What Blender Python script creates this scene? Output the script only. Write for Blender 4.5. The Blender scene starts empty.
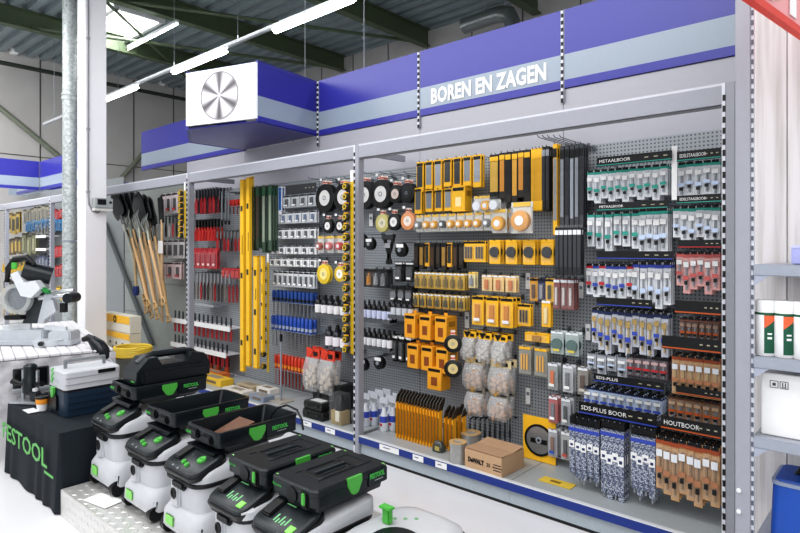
import bpy, bmesh, math, random
from mathutils import Vector, Matrix
random.seed(7)
sc = bpy.context.scene
C = sc.collection
PI = math.pi
# ------------------------------------------------------------ camera geometry
F, CH, HY = 588.0, 1.66, 248.0
TH = math.radians(41.8)
SN, CS = math.sin(TH), math.cos(TH)
def P(px, py, Y):
    "point on the plane Y=const"
    t = (px-400)/F
    s = Y/(CS+SN*t)
    return Vector((s*(-SN+CS*t), Y, CH+s*(HY-py)/F))
def S(px, Y):
    t = (px-400)/F
    return Y/(CS+SN*t)
YF, YB = 3.267, 3.884       # front of the shelving, back panels
# ------------------------------------------------------------ materials
MC = {}
def mat(c, rough=.5, metal=0, noise=.06, scale=30, emit=0, alpha=1, coat=0, name=None):
    key = (c, rough, metal, noise, scale, emit, alpha, coat)
    if key in MC: return MC[key]
    m = bpy.data.materials.new(name or 'mat_%d' % len(MC)); m.use_nodes = True
    nt = m.node_tree; b = nt.nodes['Principled BSDF']
    b.inputs['Roughness'].default_value = rough
    b.inputs['Metallic'].default_value = metal
    b.inputs['Coat Weight'].default_value = coat
    if emit:
        b.inputs['Emission Color'].default_value = (*c, 1); b.inputs['Emission Strength'].default_value = emit
    if alpha < 1: b.inputs['Alpha'].default_value = alpha
    if noise:
        tc = nt.nodes.new('ShaderNodeTexCoord'); n = nt.nodes.new('ShaderNodeTexNoise')
        n.inputs['Scale'].default_value = scale; n.inputs['Detail'].default_value = 3
        nt.links.new(tc.outputs['Object'], n.inputs['Vector'])
        r = nt.nodes.new('ShaderNodeMix'); r.data_type = 'RGBA'
        r.inputs['A'].default_value = (*[x*(1-noise*1.5) for x in c], 1)
        r.inputs['B'].default_value = (*[min(1, x*(1+noise*1.5)) for x in c], 1)
        nt.links.new(n.outputs['Fac'], r.inputs['Factor']); nt.links.new(r.outputs['Result'], b.inputs['Base Color'])
    else: b.inputs['Base Color'].default_value = (*c, 1)
    MC[key] = m; return m
def hexc(h):
    f = lambda v: ((v/255+.055)/1.055)**2.4 if v/255 > .04045 else v/255/12.92
    return (round(f(int(h[0:2], 16)), 4), round(f(int(h[2:4], 16)), 4), round(f(int(h[4:6], 16)), 4))
def H(h, **k): return mat(hexc(h), **k)
STEEL = H('9b9da6', rough=.4, noise=.03)
DSTEEL = H('8f949c', rough=.4, noise=.05)
BLACK = H('0b0c0f', rough=.45, noise=.1)
DKPL = H('161d22', rough=.3, noise=.08)
GREEN = H('56b34c', rough=.35, noise=.03)
WHITE = H('eeeeee', rough=.5, noise=.02)
VWHITE = H('c6c8cc', rough=.35, noise=.03)
BLUE = H('3a3a9c', rough=.3, noise=.03)
GREYB = H('9ba7b5', rough=.3, noise=.03)
YEL = H('f0b92a', rough=.45, noise=.06)
CLEAR = mat((.75, .78, .8), rough=.12, noise=0, alpha=.08, name='clear_plastic')
HOOK = H('6f747a', rough=.3, metal=.9, noise=0)
def perf_mat():
    "perforated sheet steel: dark round holes in a regular grid"
    m = bpy.data.materials.new('perforated_steel'); m.use_nodes = True; nt = m.node_tree
    b = nt.nodes['Principled BSDF']; b.inputs['Roughness'].default_value = .45
    tc = nt.nodes.new('ShaderNodeTexCoord'); sp = nt.nodes.new('ShaderNodeSeparateXYZ')
    nt.links.new(tc.outputs['Object'], sp.inputs[0])
    def fr(o):
        a = nt.nodes.new('ShaderNodeMath'); a.operation = 'MULTIPLY'; a.inputs[1].default_value = 1/.024; nt.links.new(o, a.inputs[0])
        f = nt.nodes.new('ShaderNodeMath'); f.operation = 'FRACT'; nt.links.new(a.outputs[0], f.inputs[0])
        s = nt.nodes.new('ShaderNodeMath'); s.operation = 'SUBTRACT'; s.inputs[1].default_value = .5; nt.links.new(f.outputs[0], s.inputs[0])
        q = nt.nodes.new('ShaderNodeMath'); q.operation = 'POWER'; q.inputs[1].default_value = 2; 
        ab = nt.nodes.new('ShaderNodeMath'); ab.operation = 'ABSOLUTE'; nt.links.new(s.outputs[0], ab.inputs[0]); nt.links.new(ab.outputs[0], q.inputs[0])
        return q.outputs[0]
    ad = nt.nodes.new('ShaderNodeMath'); nt.links.new(fr(sp.outputs['X']), ad.inputs[0]); nt.links.new(fr(sp.outputs['Z']), ad.inputs[1])
    lt = nt.nodes.new('ShaderNodeMath'); lt.operation = 'LESS_THAN'; lt.inputs[1].default_value = .06; nt.links.new(ad.outputs[0], lt.inputs[0])
    mx = nt.nodes.new('ShaderNodeMix'); mx.data_type = 'RGBA'
    mx.inputs['A'].default_value = (*hexc('a0a5aa'), 1); mx.inputs['B'].default_value = (*hexc('565b62'), 1)
    nt.links.new(lt.outputs[0], mx.inputs['Factor']); nt.links.new(mx.outputs['Result'], b.inputs['Base Color'])
    return m
PERF = perf_mat()
def stripes_mat(ca, cb, axis, period, duty, rough=.5, metal=0, bump=0):
    m = bpy.data.materials.new('striped_surface'); m.use_nodes = True; nt = m.node_tree
    b = nt.nodes['Principled BSDF']; b.inputs['Roughness'].default_value = rough; b.inputs['Metallic'].default_value = metal
    tc = nt.nodes.new('ShaderNodeTexCoord'); sp = nt.nodes.new('ShaderNodeSeparateXYZ'); nt.links.new(tc.outputs['Object'], sp.inputs[0])
    a = nt.nodes.new('ShaderNodeMath'); a.operation = 'MULTIPLY'; a.inputs[1].default_value = 1/period; nt.links.new(sp.outputs[axis], a.inputs[0])
    f = nt.nodes.new('ShaderNodeMath'); f.operation = 'FRACT'; nt.links.new(a.outputs[0], f.inputs[0])
    l = nt.nodes.new('ShaderNodeMath'); l.operation = 'LESS_THAN'; l.inputs[1].default_value = duty; nt.links.new(f.outputs[0], l.inputs[0])
    mx = nt.nodes.new('ShaderNodeMix'); mx.data_type = 'RGBA'; mx.inputs['A'].default_value = (*ca, 1); mx.inputs['B'].default_value = (*cb, 1)
    nt.links.new(l.outputs[0], mx.inputs['Factor']); nt.links.new(mx.outputs['Result'], b.inputs['Base Color'])
    return m
# ------------------------------------------------------------ mesh kit
class MB:
    def __init__(s): s.bm = bmesh.new()
    def box(s, c, d, bev=0, rot=None, seg=2, top=None):
        M = Matrix.Translation(Vector(c))
        if rot is not None: M = M @ rot
        r = bmesh.ops.create_cube(s.bm, size=1, matrix=Matrix.Identity(4)); vs = r['verts']
        for v in vs:
            k = 1
            x, y, z = v.co.x*d[0], v.co.y*d[1], v.co.z*d[2]
            if top and z > 0: x *= top[0]; y *= top[1]
            v.co = M @ Vector((x, y, z))
        if bev:
            es = list({e for v in vs for e in v.link_edges})
            bmesh.ops.bevel(s.bm, geom=es, offset=bev, segments=seg, affect='EDGES', clamp_overlap=True)
        return s
    def cyl(s, a, b, r, r2=None, n=14, cap=True):
        a, b = Vector(a), Vector(b); r2 = r if r2 is None else r2
        q = (b-a).to_track_quat('Z', 'Y').to_matrix().to_4x4()
        M = Matrix.Translation((a+b)/2) @ q
        bmesh.ops.create_cone(s.bm, cap_ends=cap, segments=n, radius1=r, radius2=max(r2, 1e-5), depth=(b-a).length, matrix=M)
        return s
    def tube(s, pts, r, n=8):
        pts = [Vector(p) for p in pts]; rings = []
        for i, p in enumerate(pts):
            d = (pts[min(i+1, len(pts)-1)]-pts[max(i-1, 0)]).normalized()
            u = d.cross(Vector((0, 0, 1)))
            if u.length < .1: u = d.cross(Vector((0, 1, 0)))
            u.normalize(); w = d.cross(u)
            rr = r[i] if isinstance(r, (list, tuple)) else r
            rings.append([s.bm.verts.new(p+(u*math.cos(2*PI*k/n)+w*math.sin(2*PI*k/n))*rr) for k in range(n)])
        for A, B in zip(rings, rings[1:]):
            for k in range(n): s.bm.faces.new((A[k], A[(k+1) % n], B[(k+1) % n], B[k]))
        s.bm.faces.new(rings[0]); s.bm.faces.new(rings[-1][::-1]); return s
    def prism(s, poly, a, b, axis='Y', M=None):
        "2-D polygon swept from a to b along an axis; poly in the other two coords"
        def co(p, h):
            v = {'Y': (p[0], h, p[1]), 'X': (h, p[0], p[1]), 'Z': (p[0], p[1], h)}[axis]
            return (M @ Vector(v)) if M else Vector(v)
        A = [s.bm.verts.new(co(p, a)) for p in poly]; B = [s.bm.verts.new(co(p, b)) for p in poly]
        n = len(poly); s.bm.faces.new(A); s.bm.faces.new(B[::-1])
        for k in range(n): s.bm.faces.new((A[k], B[k], B[(k+1) % n], A[(k+1) % n]))
        return s
    def ring(s, c, ro, ri, th, axis='Y', n=28):
        c = Vector(c); V = []
        ax = {'Y': (Vector((1, 0, 0)), Vector((0, 0, 1)), Vector((0, 1, 0))), 'Z': (Vector((1, 0, 0)), Vector((0, 1, 0)), Vector((0, 0, 1))), 'X': (Vector((0, 1, 0)), Vector((0, 0, 1)), Vector((1, 0, 0)))}[axis]
        for k in range(n):
            a = 2*PI*k/n; d = ax[0]*math.cos(a)+ax[1]*math.sin(a)
            V.append([s.bm.verts.new(c+d*R+ax[2]*h) for R, h in ((ro, -th/2), (ro, th/2), (ri, th/2), (ri, -th/2))])
        for k in range(n):
            A, B = V[k], V[(k+1) % n]
            for j in range(4): s.bm.faces.new((A[j], A[(j+1) % 4], B[(j+1) % 4], B[j]))
        return s
    def lathe(s, prof, c=(0, 0, 0), n=20, axis='Z'):
        c = Vector(c); rings = []
        for r, h in prof:
            ring = []
            for k in range(n):
                a = 2*PI*k/n; x, y = max(r, 1e-4)*math.cos(a), max(r, 1e-4)*math.sin(a)
                ring.append(s.bm.verts.new(c+(Vector((x, y, h)) if axis == 'Z' else Vector((x, h, y)))))
            rings.append(ring)
        for A, B in zip(rings, rings[1:]):
            for k in range(n): s.bm.faces.new((A[k], A[(k+1) % n], B[(k+1) % n], B[k]))
        s.bm.faces.new(rings[0][::-1]); s.bm.faces.new(rings[-1]); return s
    def loft(s, secs, seg=5, capt=True):
        "stack of rounded rectangles: (cx, cy, z, w, d, r[, tilt])"
        rings = []
        for q in secs:
            cx, cy, z, w, d, r = q[:6]; tilt = q[6] if len(q) > 6 else 0; ring = []
            for (sx, sy, a0) in ((1, 1, 0), (-1, 1, 90), (-1, -1, 180), (1, -1, 270)):
                for k in range(seg+1):
                    a = math.radians(a0+90*k/seg)
                    x = sx*(w/2-r)+r*math.cos(a); y = sy*(d/2-r)+r*math.sin(a)
                    ring.append(s.bm.verts.new((cx+x, cy+y, z+tilt*(y+d/2))))
            rings.append(ring)
        n = len(rings[0])
        for A, B in zip(rings, rings[1:]):
            for k in range(n): s.bm.faces.new((A[k], A[(k+1) % n], B[(k+1) % n], B[k]))
        s.bm.faces.new(rings[0][::-1])
        if capt: s.bm.faces.new(rings[-1])
        return s
    def grid(s, f, nu, nv):
        V = [[s.bm.verts.new(f(i/nu, j/nv)) for j in range(nv+1)] for i in range(nu+1)]
        for i in range(nu):
            for j in range(nv): s.bm.faces.new((V[i][j], V[i+1][j], V[i+1][j+1], V[i][j+1]))
        return s
    def build(s, name, m, parent=None, loc=None, smooth=True, ang=38):
        bm = s.bm
        bmesh.ops.recalc_face_normals(bm, faces=bm.faces)
        if smooth:
            for f in bm.faces: f.smooth = True
            ca = math.radians(ang)
            for e in bm.edges:
                if len(e.link_faces) == 2 and e.calc_face_angle(0) > ca: e.smooth = False
        me = bpy.data.meshes.new(name); bm.to_mesh(me); bm.free()
        me.materials.append(m)
        o = bpy.data.objects.new(name, me); C.objects.link(o)
        if parent: o.parent = parent
        if loc is not None: o.location = loc
        return o
def tag(o, label=None, cat=None, group=None, kind=None):
    if label: o['label'] = label
    if cat: o['category'] = cat
    if group: o['group'] = group
    if kind: o['kind'] = kind
    return o
def thing(name, label, cat, loc=(0, 0, 0), rz=0, group=None):
    o = bpy.data.objects.new(name, None); o.empty_display_size = .05; C.objects.link(o)
    o.location = loc; o.rotation_euler = (0, 0, rz)
    return tag(o, label, cat, group)
def struct(o): o['kind'] = 'structure'; return o
def dup(src, loc=None, label=None, group=None, rz=None, par=None):
    c = src.copy(); C.objects.link(c)
    if par is not None: c.parent = par
    for ch in list(src.children): dup(ch, par=c)
    if loc is not None: c.location = loc
    if label: c['label'] = label
    if group: c['group'] = group
    if rz is not None: c.rotation_euler = (0, 0, rz)
    return c
def text(s, size, m, parent, loc, rot=(PI/2, 0, 0), width=None, bold=0, ext=.001, name='lettering', align='LEFT'):
    cu = bpy.data.curves.new('t', 'FONT'); cu.body = s; cu.size = size; cu.extrude = ext; cu.offset = bold; cu.resolution_u = 2; cu.align_x = align
    t = bpy.data.objects.new('t', cu); C.objects.link(t)
    bpy.context.view_layer.update()
    me = bpy.data.meshes.new_from_object(t.evaluated_get(bpy.context.evaluated_depsgraph_get()))
    w = t.dimensions.x
    bpy.data.objects.remove(t)
    me.materials.clear(); me.materials.append(m)
    o = bpy.data.objects.new(name, me); C.objects.link(o); o.parent = parent; o.location = loc; o.rotation_euler = rot
    if width: o.scale = (width/max(w, 1e-4), 1, 1)
    return o
# ============================================================ THE SETTING
def floor_mat():
    m = bpy.data.materials.new('glossy_white_floor'); m.use_nodes = True; nt = m.node_tree; b = nt.nodes['Principled BSDF']
    tc = nt.nodes.new('ShaderNodeTexCoord'); n = nt.nodes.new('ShaderNodeTexNoise'); n.inputs['Scale'].default_value = 1.3; n.inputs['Detail'].default_value = 6
    r = nt.nodes.new('ShaderNodeMix'); r.data_type = 'RGBA'; r.inputs['A'].default_value = (.68, .68, .70, 1); r.inputs['B'].default_value = (.84, .83, .85, 1)
    nt.links.new(tc.outputs['Object'], n.inputs['Vector']); nt.links.new(n.outputs['Fac'], r.inputs['Factor']); nt.links.new(r.outputs['Result'], b.inputs['Base Color'])
    b.inputs['Roughness'].default_value = .28; return m
struct(MB().box((-6.5, 1.5, -.05), (21, 17, .1)).build('floor', floor_mat()))
ZR, XE, YW = 6.3, -16.3, 9.78
# end wall and wall behind the shelving, sandwich panels with joints
PANEL = H('bcbab8', rough=.6, noise=.05, scale=2); JOINT = H('55524e')
w = struct(MB().box((XE-.1, 2, ZR/2), (.2, 16, ZR+.6)).build('wall_left', PANEL))
j = MB()
for y in [-2+1.15*k for k in range(10)]: j.box((XE+.006, y, ZR/2), (.012, .025, ZR))
j.box((XE+.006, 2, 3.9), (.012, 16, .02)); struct(j.build('trim_1', JOINT))
struct(MB().box((-6.5, YW+.1, ZR/2), (21, .2, ZR+.6)).build('wall_back', PANEL))
j = MB()
for x in [-16+1.15*k for k in range(18)]: j.box((x, YW-.006, ZR/2), (.02, .012, ZR))
struct(j.build('trim_2', JOINT))
# corrugated steel roof deck, ribs along X
poly = []; y = -6.5; k = 0
prof = []
while y < YW:
    prof += [(y, ZR), (y+.13, ZR), (y+.16, ZR+.1), (y+.27, ZR+.1)]; y += .30
m = MB(); bm = m.bm
SX0, SX1, SY0, SY1 = -13.25, -11.4, 4.7, 5.6      # skylight opening
def deck(x0, x1, pr):
    A = [bm.verts.new((x0, a, b)) for a, b in pr]; B = [bm.verts.new((x1, a, b)) for a, b in pr]
    for i in range(len(A)-1): bm.faces.new((A[i], A[i+1], B[i+1], B[i]))
deck(XE, SX0, prof); deck(SX1, 4, prof); deck(SX0, SX1, [p for p in prof if p[0] < SY0]); deck(SX0, SX1, [p for p in prof if p[0] > SY1])
ce = struct(m.build('ceiling', H('8c989c', rough=.4, noise=.1, scale=4), smooth=False))
# skylight: white kerb and glowing dome
sk = thing('skylight', 'bright rectangular roof skylight with white kerb above the white column', 'skylight', ((SX0+SX1)/2, (SY0+SY1)/2, ZR))
w_, d_ = SX1-SX0, SY1-SY0
b = MB()
for a in (-1, 1): b.box((a*(w_/2), 0, .22), (.08, d_+.1, .7)); b.box((0, a*d_/2, .22), (w_+.1, .08, .7))
b.build('kerb', WHITE, sk)
MB().box((0, 0, .5), (w_, d_, .04)).build('dome_pane', mat((.95, .97, 1), emit=5, noise=0, name='daylight_pane'), sk)
# roof beams along Y
BEAM = H('55624a', rough=.5, noise=.08)
def ibeam(x, z0=5.93, z1=6.29, w=.17):
    return MB().box((x, 2, z0+.01), (w, 15.4, .022)).box((x, 2, z1-.01), (w, 15.4, .022)).box((x, 2, (z0+z1)/2), (.02, 15.4, z1-z0))
for x, l in ((-7.9, 'green steel roof beam crossing above the round blade sign, second from the right'), (-10.5, 'green steel roof beam running past the near corner of the skylight'),
             (-13.1, 'green steel roof beam left of the galvanised pipe'), (-5.3, 'green steel roof beam at far right ending over the duct elbow')):
    o = thing('roof_beam', l, 'beam'); ibeam(x).build('profile', BEAM, o)
b = MB()
def rod(n, a, c, r, l, m=BEAM):
    tag(MB().cyl(a, c, r, n=8).build(n, m), l, 'brace')
rod('roof_brace', (-10.5, 4.5, 6.0), (-7.9, 9.6, 6.0), .035, 'thin diagonal roof brace between the two right green beams')
rod('roof_brace', (-13.1, 3.8, 6.0), (-10.5, 9.3, 5.95), .035, 'thin diagonal roof brace below the skylight corner')
rod('roof_brace', (-15.9, 9.4, 6.0), (-10.5, 4.0, 6.0), .03, 'thin roof brace running left from the second beam behind the light strip')
rod('eaves_tie', (-15.2, -2, 5.75), (-15.2, 9.5, 5.75), .05, 'dark horizontal tie tube under the roof near the end wall', H('2f352d'))
rod('wall_brace', P(-60, 75, 2.6)+Vector((0, 0, 0)), (-16.1, 5.3, 2.6), .07, 'grey green diagonal wall brace above the left blue fascia', H('7b8072')) if False else None
def onwall(px, py, X=XE+.15):
    t = (px-400)/F; s = X/(-SN+CS*t); return Vector((X, s*(CS+SN*t), CH+s*(HY-py)/F))
rod('wall_brace', onwall(-5, 104), onwall(66, 162), .065, 'diagonal green wall brace sloping down behind the left blue fascia', H('7b8072'))
rod('wall_brace', onwall(98, 205), onwall(146, 150), .065, 'diagonal green wall brace between white column and blue fascia', H('7b8072'))
for px, py, l in ((14, 51, 'small white box fitting under the roof edge left of the pipe'), (162, 82, 'small white box fitting under the roof edge left of the blade sign')):
    p = onwall(px, py); f = thing('wall_fitting', l, 'lamp', p)
    MB().box((0, 0, 0), (.16, .16, .16), bev=.02).build('housing', WHITE, f); MB().box((0, 0, .1), (.05, .05, .06)).build('bracket', DSTEEL, f)
# spiral duct elbow over the fascia
d = thing('duct_elbow', 'galvanised duct elbow hanging below the roof above the blue fascia', 'duct')
c0 = P(500, 14, 8.6)
pts = [c0+Vector((-.75, .0, -.02)), c0+Vector((-.3, 0, 0)), c0+Vector((.0, 0, 0)), c0+Vector((.17, 0, -.05)), c0+Vector((.24, 0, -.2)), c0+Vector((.25, 0, -.5))]
MB().tube(pts, .14, n=14).build('pipe', H('8f9594', rough=.3, metal=.7), d)
MB().cyl(c0+Vector((-.3, 0, .1)), c0+Vector((-.3, 0, .9)), .012, n=6).cyl(c0+Vector((.1, 0, .1)), c0+Vector((.1, 0, .9)), .012, n=6).build('hanger_rod', DSTEEL, d)
# ------------------------------------------------------------ LED strips
LED = mat((1, 1, 1), emit=9, noise=0, name='led_tube')
YL = 4.7; ZL = CH+.619*YL
def strip(name, label, xs0, xs1, tubes, y, z, wires, th=.10):
    o = thing(name, label, 'light', ((xs0+xs1)/2, y, z)); cx = (xs0+xs1)/2
    MB().box((0, 0, .03), (xs1-xs0, .055, .05), bev=.006).build('trunking', H('c5c9cc', rough=.4), o)
    for a, b_ in tubes:
        MB().box(((a+b_)/2-cx, 0, -.03), (b_-a, th, th*.8), bev=th*.3).build('tube', LED, o)
    for x in wires: MB().cyl((x-cx, 0, .05), (x-cx, 0, ZR-z), .005, n=5).build('wire', DSTEEL, o)
L0 = [(-12.0+2.62*k, -10.5+2.62*k) for k in range(5)]
strip('light_strip', 'long suspended LED strip light with three bright tubes crossing above the blade sign', -12.0, 0, [L0[0], (-9.2, -7.6), (-6.45, -4.9), (-3.7, -2.2)], YL, ZL, (-11.3, -9.15, -7.3, -5.2))
strip('light_strip', 'small dim strip light hanging left of the galvanised pipe', -14.2, -12.6, [(-12.95, -12.6)], 4.35, 1.66+2.65, (-13.6,))
strip('light_strip', 'short thin white strip light high up beside the skylight', P(128, 47, 5.2).x, P(178, 24, 5.2).x, [(P(128, 47, 5.2).x, P(178, 24, 5.2).x)], 5.2, P(150, 37, 5.2).z, (-11.9,), th=.022)
# ============================================================ FASCIA AND BACK PANELS
PW = 1.331; XJ0 = -1.924
xj = [XJ0-PW*k for k in range(-1, 6)]      # joints: -0.593, -1.924, -3.255, -4.586, -5.917 ...
ZT, ZG, ZM, ZB = 3.35, 3.033, 2.852, 2.794
def fascia(x0, x1, label, y=YB, lettered=False):
    o = thing('sign_board', label, 'sign panel', ((x0+x1)/2, y, ZB)); w = x1-x0-.006
    MB().box((0, .02, (ZT+ZG)/2-ZB), (w, .04, ZT-ZG)).build('blue_band', BLUE, o)
    MB().box((0, .02, (ZG+ZM)/2-ZB), (w, .04, ZG-ZM)).build('grey_band', GREYB, o)
    MB().box((0, .02, (ZM+ZB)/2-ZB), (w, .04, ZM-ZB)).build('thin_blue_band', BLUE, o)
    return o
fascia(-1.924, -.35, 'rightmost blue and grey fascia panel, beside the tall grey upright')
f1 = fascia(-3.255, -1.924, 'blue and grey fascia panel lettered BOREN EN ZAGEN')
text('BOREN EN ZAGEN', .172, WHITE, f1, (-3.122+2.5895, -.004, 2.882-ZB), width=1.07, bold=.0065)
fascia(-4.586, -3.255, 'plain blue and grey fascia panel between the lettered one and the box sign')
fascia(-8.54, -5.917, 'blue and grey fascia panel left of the box sign, ending at the open gap')
fascia(-14.4, -10.9, 'far left blue and grey fascia panel behind the galvanised pipe')
# perpendicular return far left
r = thing('fascia_return', 'far left blue fascia side return stepping out towards the aisle', 'sign panel', (-12.95, YB-.02, ZB))
for n_, z0, z1, m_ in (('blue_band', ZG, ZT, BLUE), ('grey_band', ZM, ZG, GREYB), ('thin_blue_band', ZB, ZM, BLUE)):
    MB().box((0, -.4, (z0+z1)/2-ZB), (.04, .8, z1-z0)).build(n_, m_, r)
r = thing('fascia_return', 'small distant piece of blue fascia seen right of the white column', 'sign panel', (-15.4, 5.5, ZB))
for n_, z0, z1, m_ in (('blue_band', ZG, ZT, BLUE), ('grey_band', ZM, ZG, GREYB)):
    MB().box((0, 0, (z0+z1)/2-ZB), (.04, 3.0, z1-z0)).build(n_, m_, r)
STRIPM = stripes_mat(hexc('e4e6ee'), hexc('101018'), 'Z', .05, .55)
# slotted joint posts between the fascia panels
for x, l in ((-1.924, 'black and white slotted joint strip right of the lettering'), (-3.255, 'black and white slotted joint strip left of the lettering'), (-4.586, 'slotted joint strip in the corner where the box sign meets the fascia')):
    o = thing('joint_strip', l, 'joint strip', (x, YB-.006, ZB-.1))
    MB().box((0, 0, .33), (.014, .01, .66)).build('slotted_strip', STRIPM, o)
    MB().box((0, .008, .33), (.03, .006, .66)).build('backing', STEEL, o)
# the box sign with a round saw blade
bx_ = thing('box_sign', 'projecting blue fascia box sign with a round saw blade picture on its white front', 'sign', (-5.2, YB, ZB))
O = Vector((-5.2, YB, 0))
A_, B_, C_, E_, D_ = [Vector(v)-Vector((O.x, O.y)) for v in ((-4.60, 3.88), (-4.48, 3.09), (-5.27, 2.85), (-5.9, 3.22), (-5.91, 3.88))]
def wallseg(p, q, z0, z1, name, m_, par, t=.02):
    n = Vector((-(q-p).y, (q-p).x)).normalized()*t
    MB().prism([p, q, q+n, p+n], z0-ZB, z1-ZB, 'Z').build(name, m_, par, smooth=False)
for p, q in ((B_, A_), (E_, D_)[::1], (C_, E_)):
    for n_, z0, z1, m_ in (('blue_band', ZG, ZT, BLUE), ('grey_band', ZM, ZG, GREYB), ('thin_blue_band', ZB, ZM, BLUE)):
        wallseg(p, q, z0, z1, n_, m_, bx_)
MB().prism([A_, B_, C_, E_, D_], .002, .012, 'Z').build('underside', H('20207a', rough=.25), bx_, smooth=False)  # shade put into the colour: darker blue against the bounce from the floor
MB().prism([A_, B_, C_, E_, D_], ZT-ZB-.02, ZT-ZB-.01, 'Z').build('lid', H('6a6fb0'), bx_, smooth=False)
wp = (C_-B_); un = wp.normalized(); nn = Vector((-un.y, un.x)); nn = nn if nn.y < 0 else -nn
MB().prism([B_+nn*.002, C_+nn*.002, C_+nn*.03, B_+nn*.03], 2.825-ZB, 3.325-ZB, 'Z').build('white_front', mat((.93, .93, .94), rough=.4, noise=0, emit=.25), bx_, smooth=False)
fc = (B_+C_)/2+nn*.034; an = math.atan2(-un.y, -un.x)
bl = MB(); n = 60
V = [bl.bm.verts.new((.222*(1+(.012 if k % 2 else 0))*math.cos(2*PI*k/n), -.003, .222*(1+(.012 if k % 2 else 0))*math.sin(2*PI*k/n))) for k in range(n)]
V2 = [bl.bm.verts.new((v.co.x, 0, v.co.z)) for v in V]
bl.bm.faces.new(V); bl.bm.faces.new(V2[::-1])
for k in range(n): bl.bm.faces.new((V[k], V2[k], V2[(k+1) % n], V[(k+1) % n]))
def blade_mat():
    m = bpy.data.materials.new('printed_saw_blade'); m.use_nodes = True; nt = m.node_tree; b = nt.nodes['Principled BSDF']; b.inputs['Roughness'].default_value = .4
    tc = nt.nodes.new('ShaderNodeTexCoord'); sp = nt.nodes.new('ShaderNodeSeparateXYZ'); nt.links.new(tc.outputs['Object'], sp.inputs[0])
    a = nt.nodes.new('ShaderNodeMath'); a.operation = 'ARCTAN2'; nt.links.new(sp.outputs['X'], a.inputs[0]); nt.links.new(sp.outputs['Z'], a.inputs[1])
    k = nt.nodes.new('ShaderNodeMath'); k.operation = 'MULTIPLY'; k.inputs[1].default_value = 6; nt.links.new(a.outputs[0], k.inputs[0])
    c = nt.nodes.new('ShaderNodeMath'); c.operation = 'COSINE'; nt.links.new(k.outputs[0], c.inputs[0])
    r = nt.nodes.new('ShaderNodeValToRGB'); nt.links.new(c.outputs[0], r.inputs[0])
    e = r.color_ramp.elements; e[0].position = .0; e[0].color = (.58, .56, .59, 1); e[1].position = 1.0; e[1].color = (.10, .09, .10, 1)
    e2 = r.color_ramp.elements.new(.45); e2.color = (.36, .34, .37, 1)
    nt.links.new(r.outputs[0], b.inputs['Base Color']); return m
bo = bl.build('saw_blade_picture', blade_mat(), bx_, smooth=False); bo.location = (fc.x, fc.y, .275); bo.rotation_euler = (0, 0, an)
h_ = MB().cyl((0, -.006, 0), (0, -.0035, 0), .016, n=20).build('bore', WHITE, bo)
rg = MB().ring((0, -.004, 0), .224, .214, .002, n=60).build('blade_rim', H('8d8a90'), bo)
# suspension wires of the fascia
for px, y0 in ((305, YB), (364, YB)):
    p = P(px, 100, y0+.02); tag(MB().cyl((p.x, p.y, ZT), (p.x, p.y, ZR), .004, n=5).build('suspension_wire', DSTEEL), 'thin steel wire holding the fascia, ' + ('nearer the box sign' if px == 305 else 'nearer the lettering'), 'wire')
# back panels: plain steel above, perforated below
UP = H('b2b2ba', rough=.5, noise=.02)
LOW = H('8d9294', rough=.5, noise=.04)
lab = {0: 'behind the green, blue and orange drill bit packs', 1: 'behind the yellow boxes and jigsaw blades', 2: 'behind the grinding discs left of the yellow packs', 3: 'behind the white blister rows and insulated screwdrivers', 4: 'behind the red pliers and green file packs'}
for k in range(5):
    x1 = xj[k]; x0 = xj[k+1] if k < 6 else 0
    if k == 4: x0, x1 = xj[5], xj[4]
    o = thing('back_panel', 'grey perforated steel back panel ' + lab[k], 'panel', ((x0+x1)/2, YB+.01, .16))
    MB().box((0, .015, 2.42), (x1-x0-.004, .02, .42)).build('plain_top_sheet', UP, o)
    MB().box((0, .015, 1.105), (x1-x0-.004, .02, 2.21)).build('perforated_sheet', PERF, o)
o = thing('back_panel', 'plain grey back panel behind the long handled shovels', 'panel', (-8.2, YB+.02, .16))
MB().box((-.0, .015, 1.24), (1.9, .02, 2.48)).build('sheet', H('8f9490', rough=.5), o)
b = MB()
for z in (.55, 1.0, 1.45, 1.9): b.box((0, .003, z), (1.9, .006, .006))
b.build('seam', H('6a6d6a'), o)
o = thing('back_panel', 'perforated back panel of the far left bay behind brushes and rollers', 'panel', (-11.5, YB+.02, .16))
MB().box((0, .015, 1.3), (4.6, .02, 2.6)).build('sheet', H('85898b', rough=.5), o)
# dark diagonal brace across the plain panel
rod('panel_brace', P(104, 222, 3.86), P(152, 345, 3.86), .035, 'dark diagonal brace across the plain grey panel by the shovels', H('5a5f60'))
# ============================================================ POSTS, RAILS, DECKS
def post(x, label, z1=2.485, y=YF, slots=True):
    o = thing('upright_post', label, 'post', (x, y+.03, 0))
    MB().box((.006, 0, z1/2), (.046, .06, z1), bev=.004).build('post_body', STEEL, o)
    MB().box((-.024, -.024, z1/2), (.016, .012, z1)).build('slotted_edge', H('d5d7de'), o)
    m = MB(); z = .1
    while z < z1-.06: m.box((-.022, -.031, z), (.013, .003, .03)); z += .055
    m.build('slots', BLACK, o)
    MB().box((0, .28, z1-.05), (.03, .53, .05)).build('top_arm', STEEL, o)
    MB().box((0, .02, .012), (.05, .12, .024)).build('foot_plate', STEEL, o)
    return o
PX = [-.729, -3.39, -6.05, -8.71]
post(PX[0], 'slotted grey upright post at the right end of the drill bit wall')
post(PX[1], 'slotted grey upright post in the middle of the wall, beside the tape measure strip')
post(PX[2], 'slotted grey upright post between the shovels and the red tools')
post(PX[3], 'grey upright post mostly hidden behind the white column')
post(-10.4, 'grey upright post left of the galvanised pipe in the far left bay')
post(-12.8, 'grey upright post at the left edge of the picture')
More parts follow.
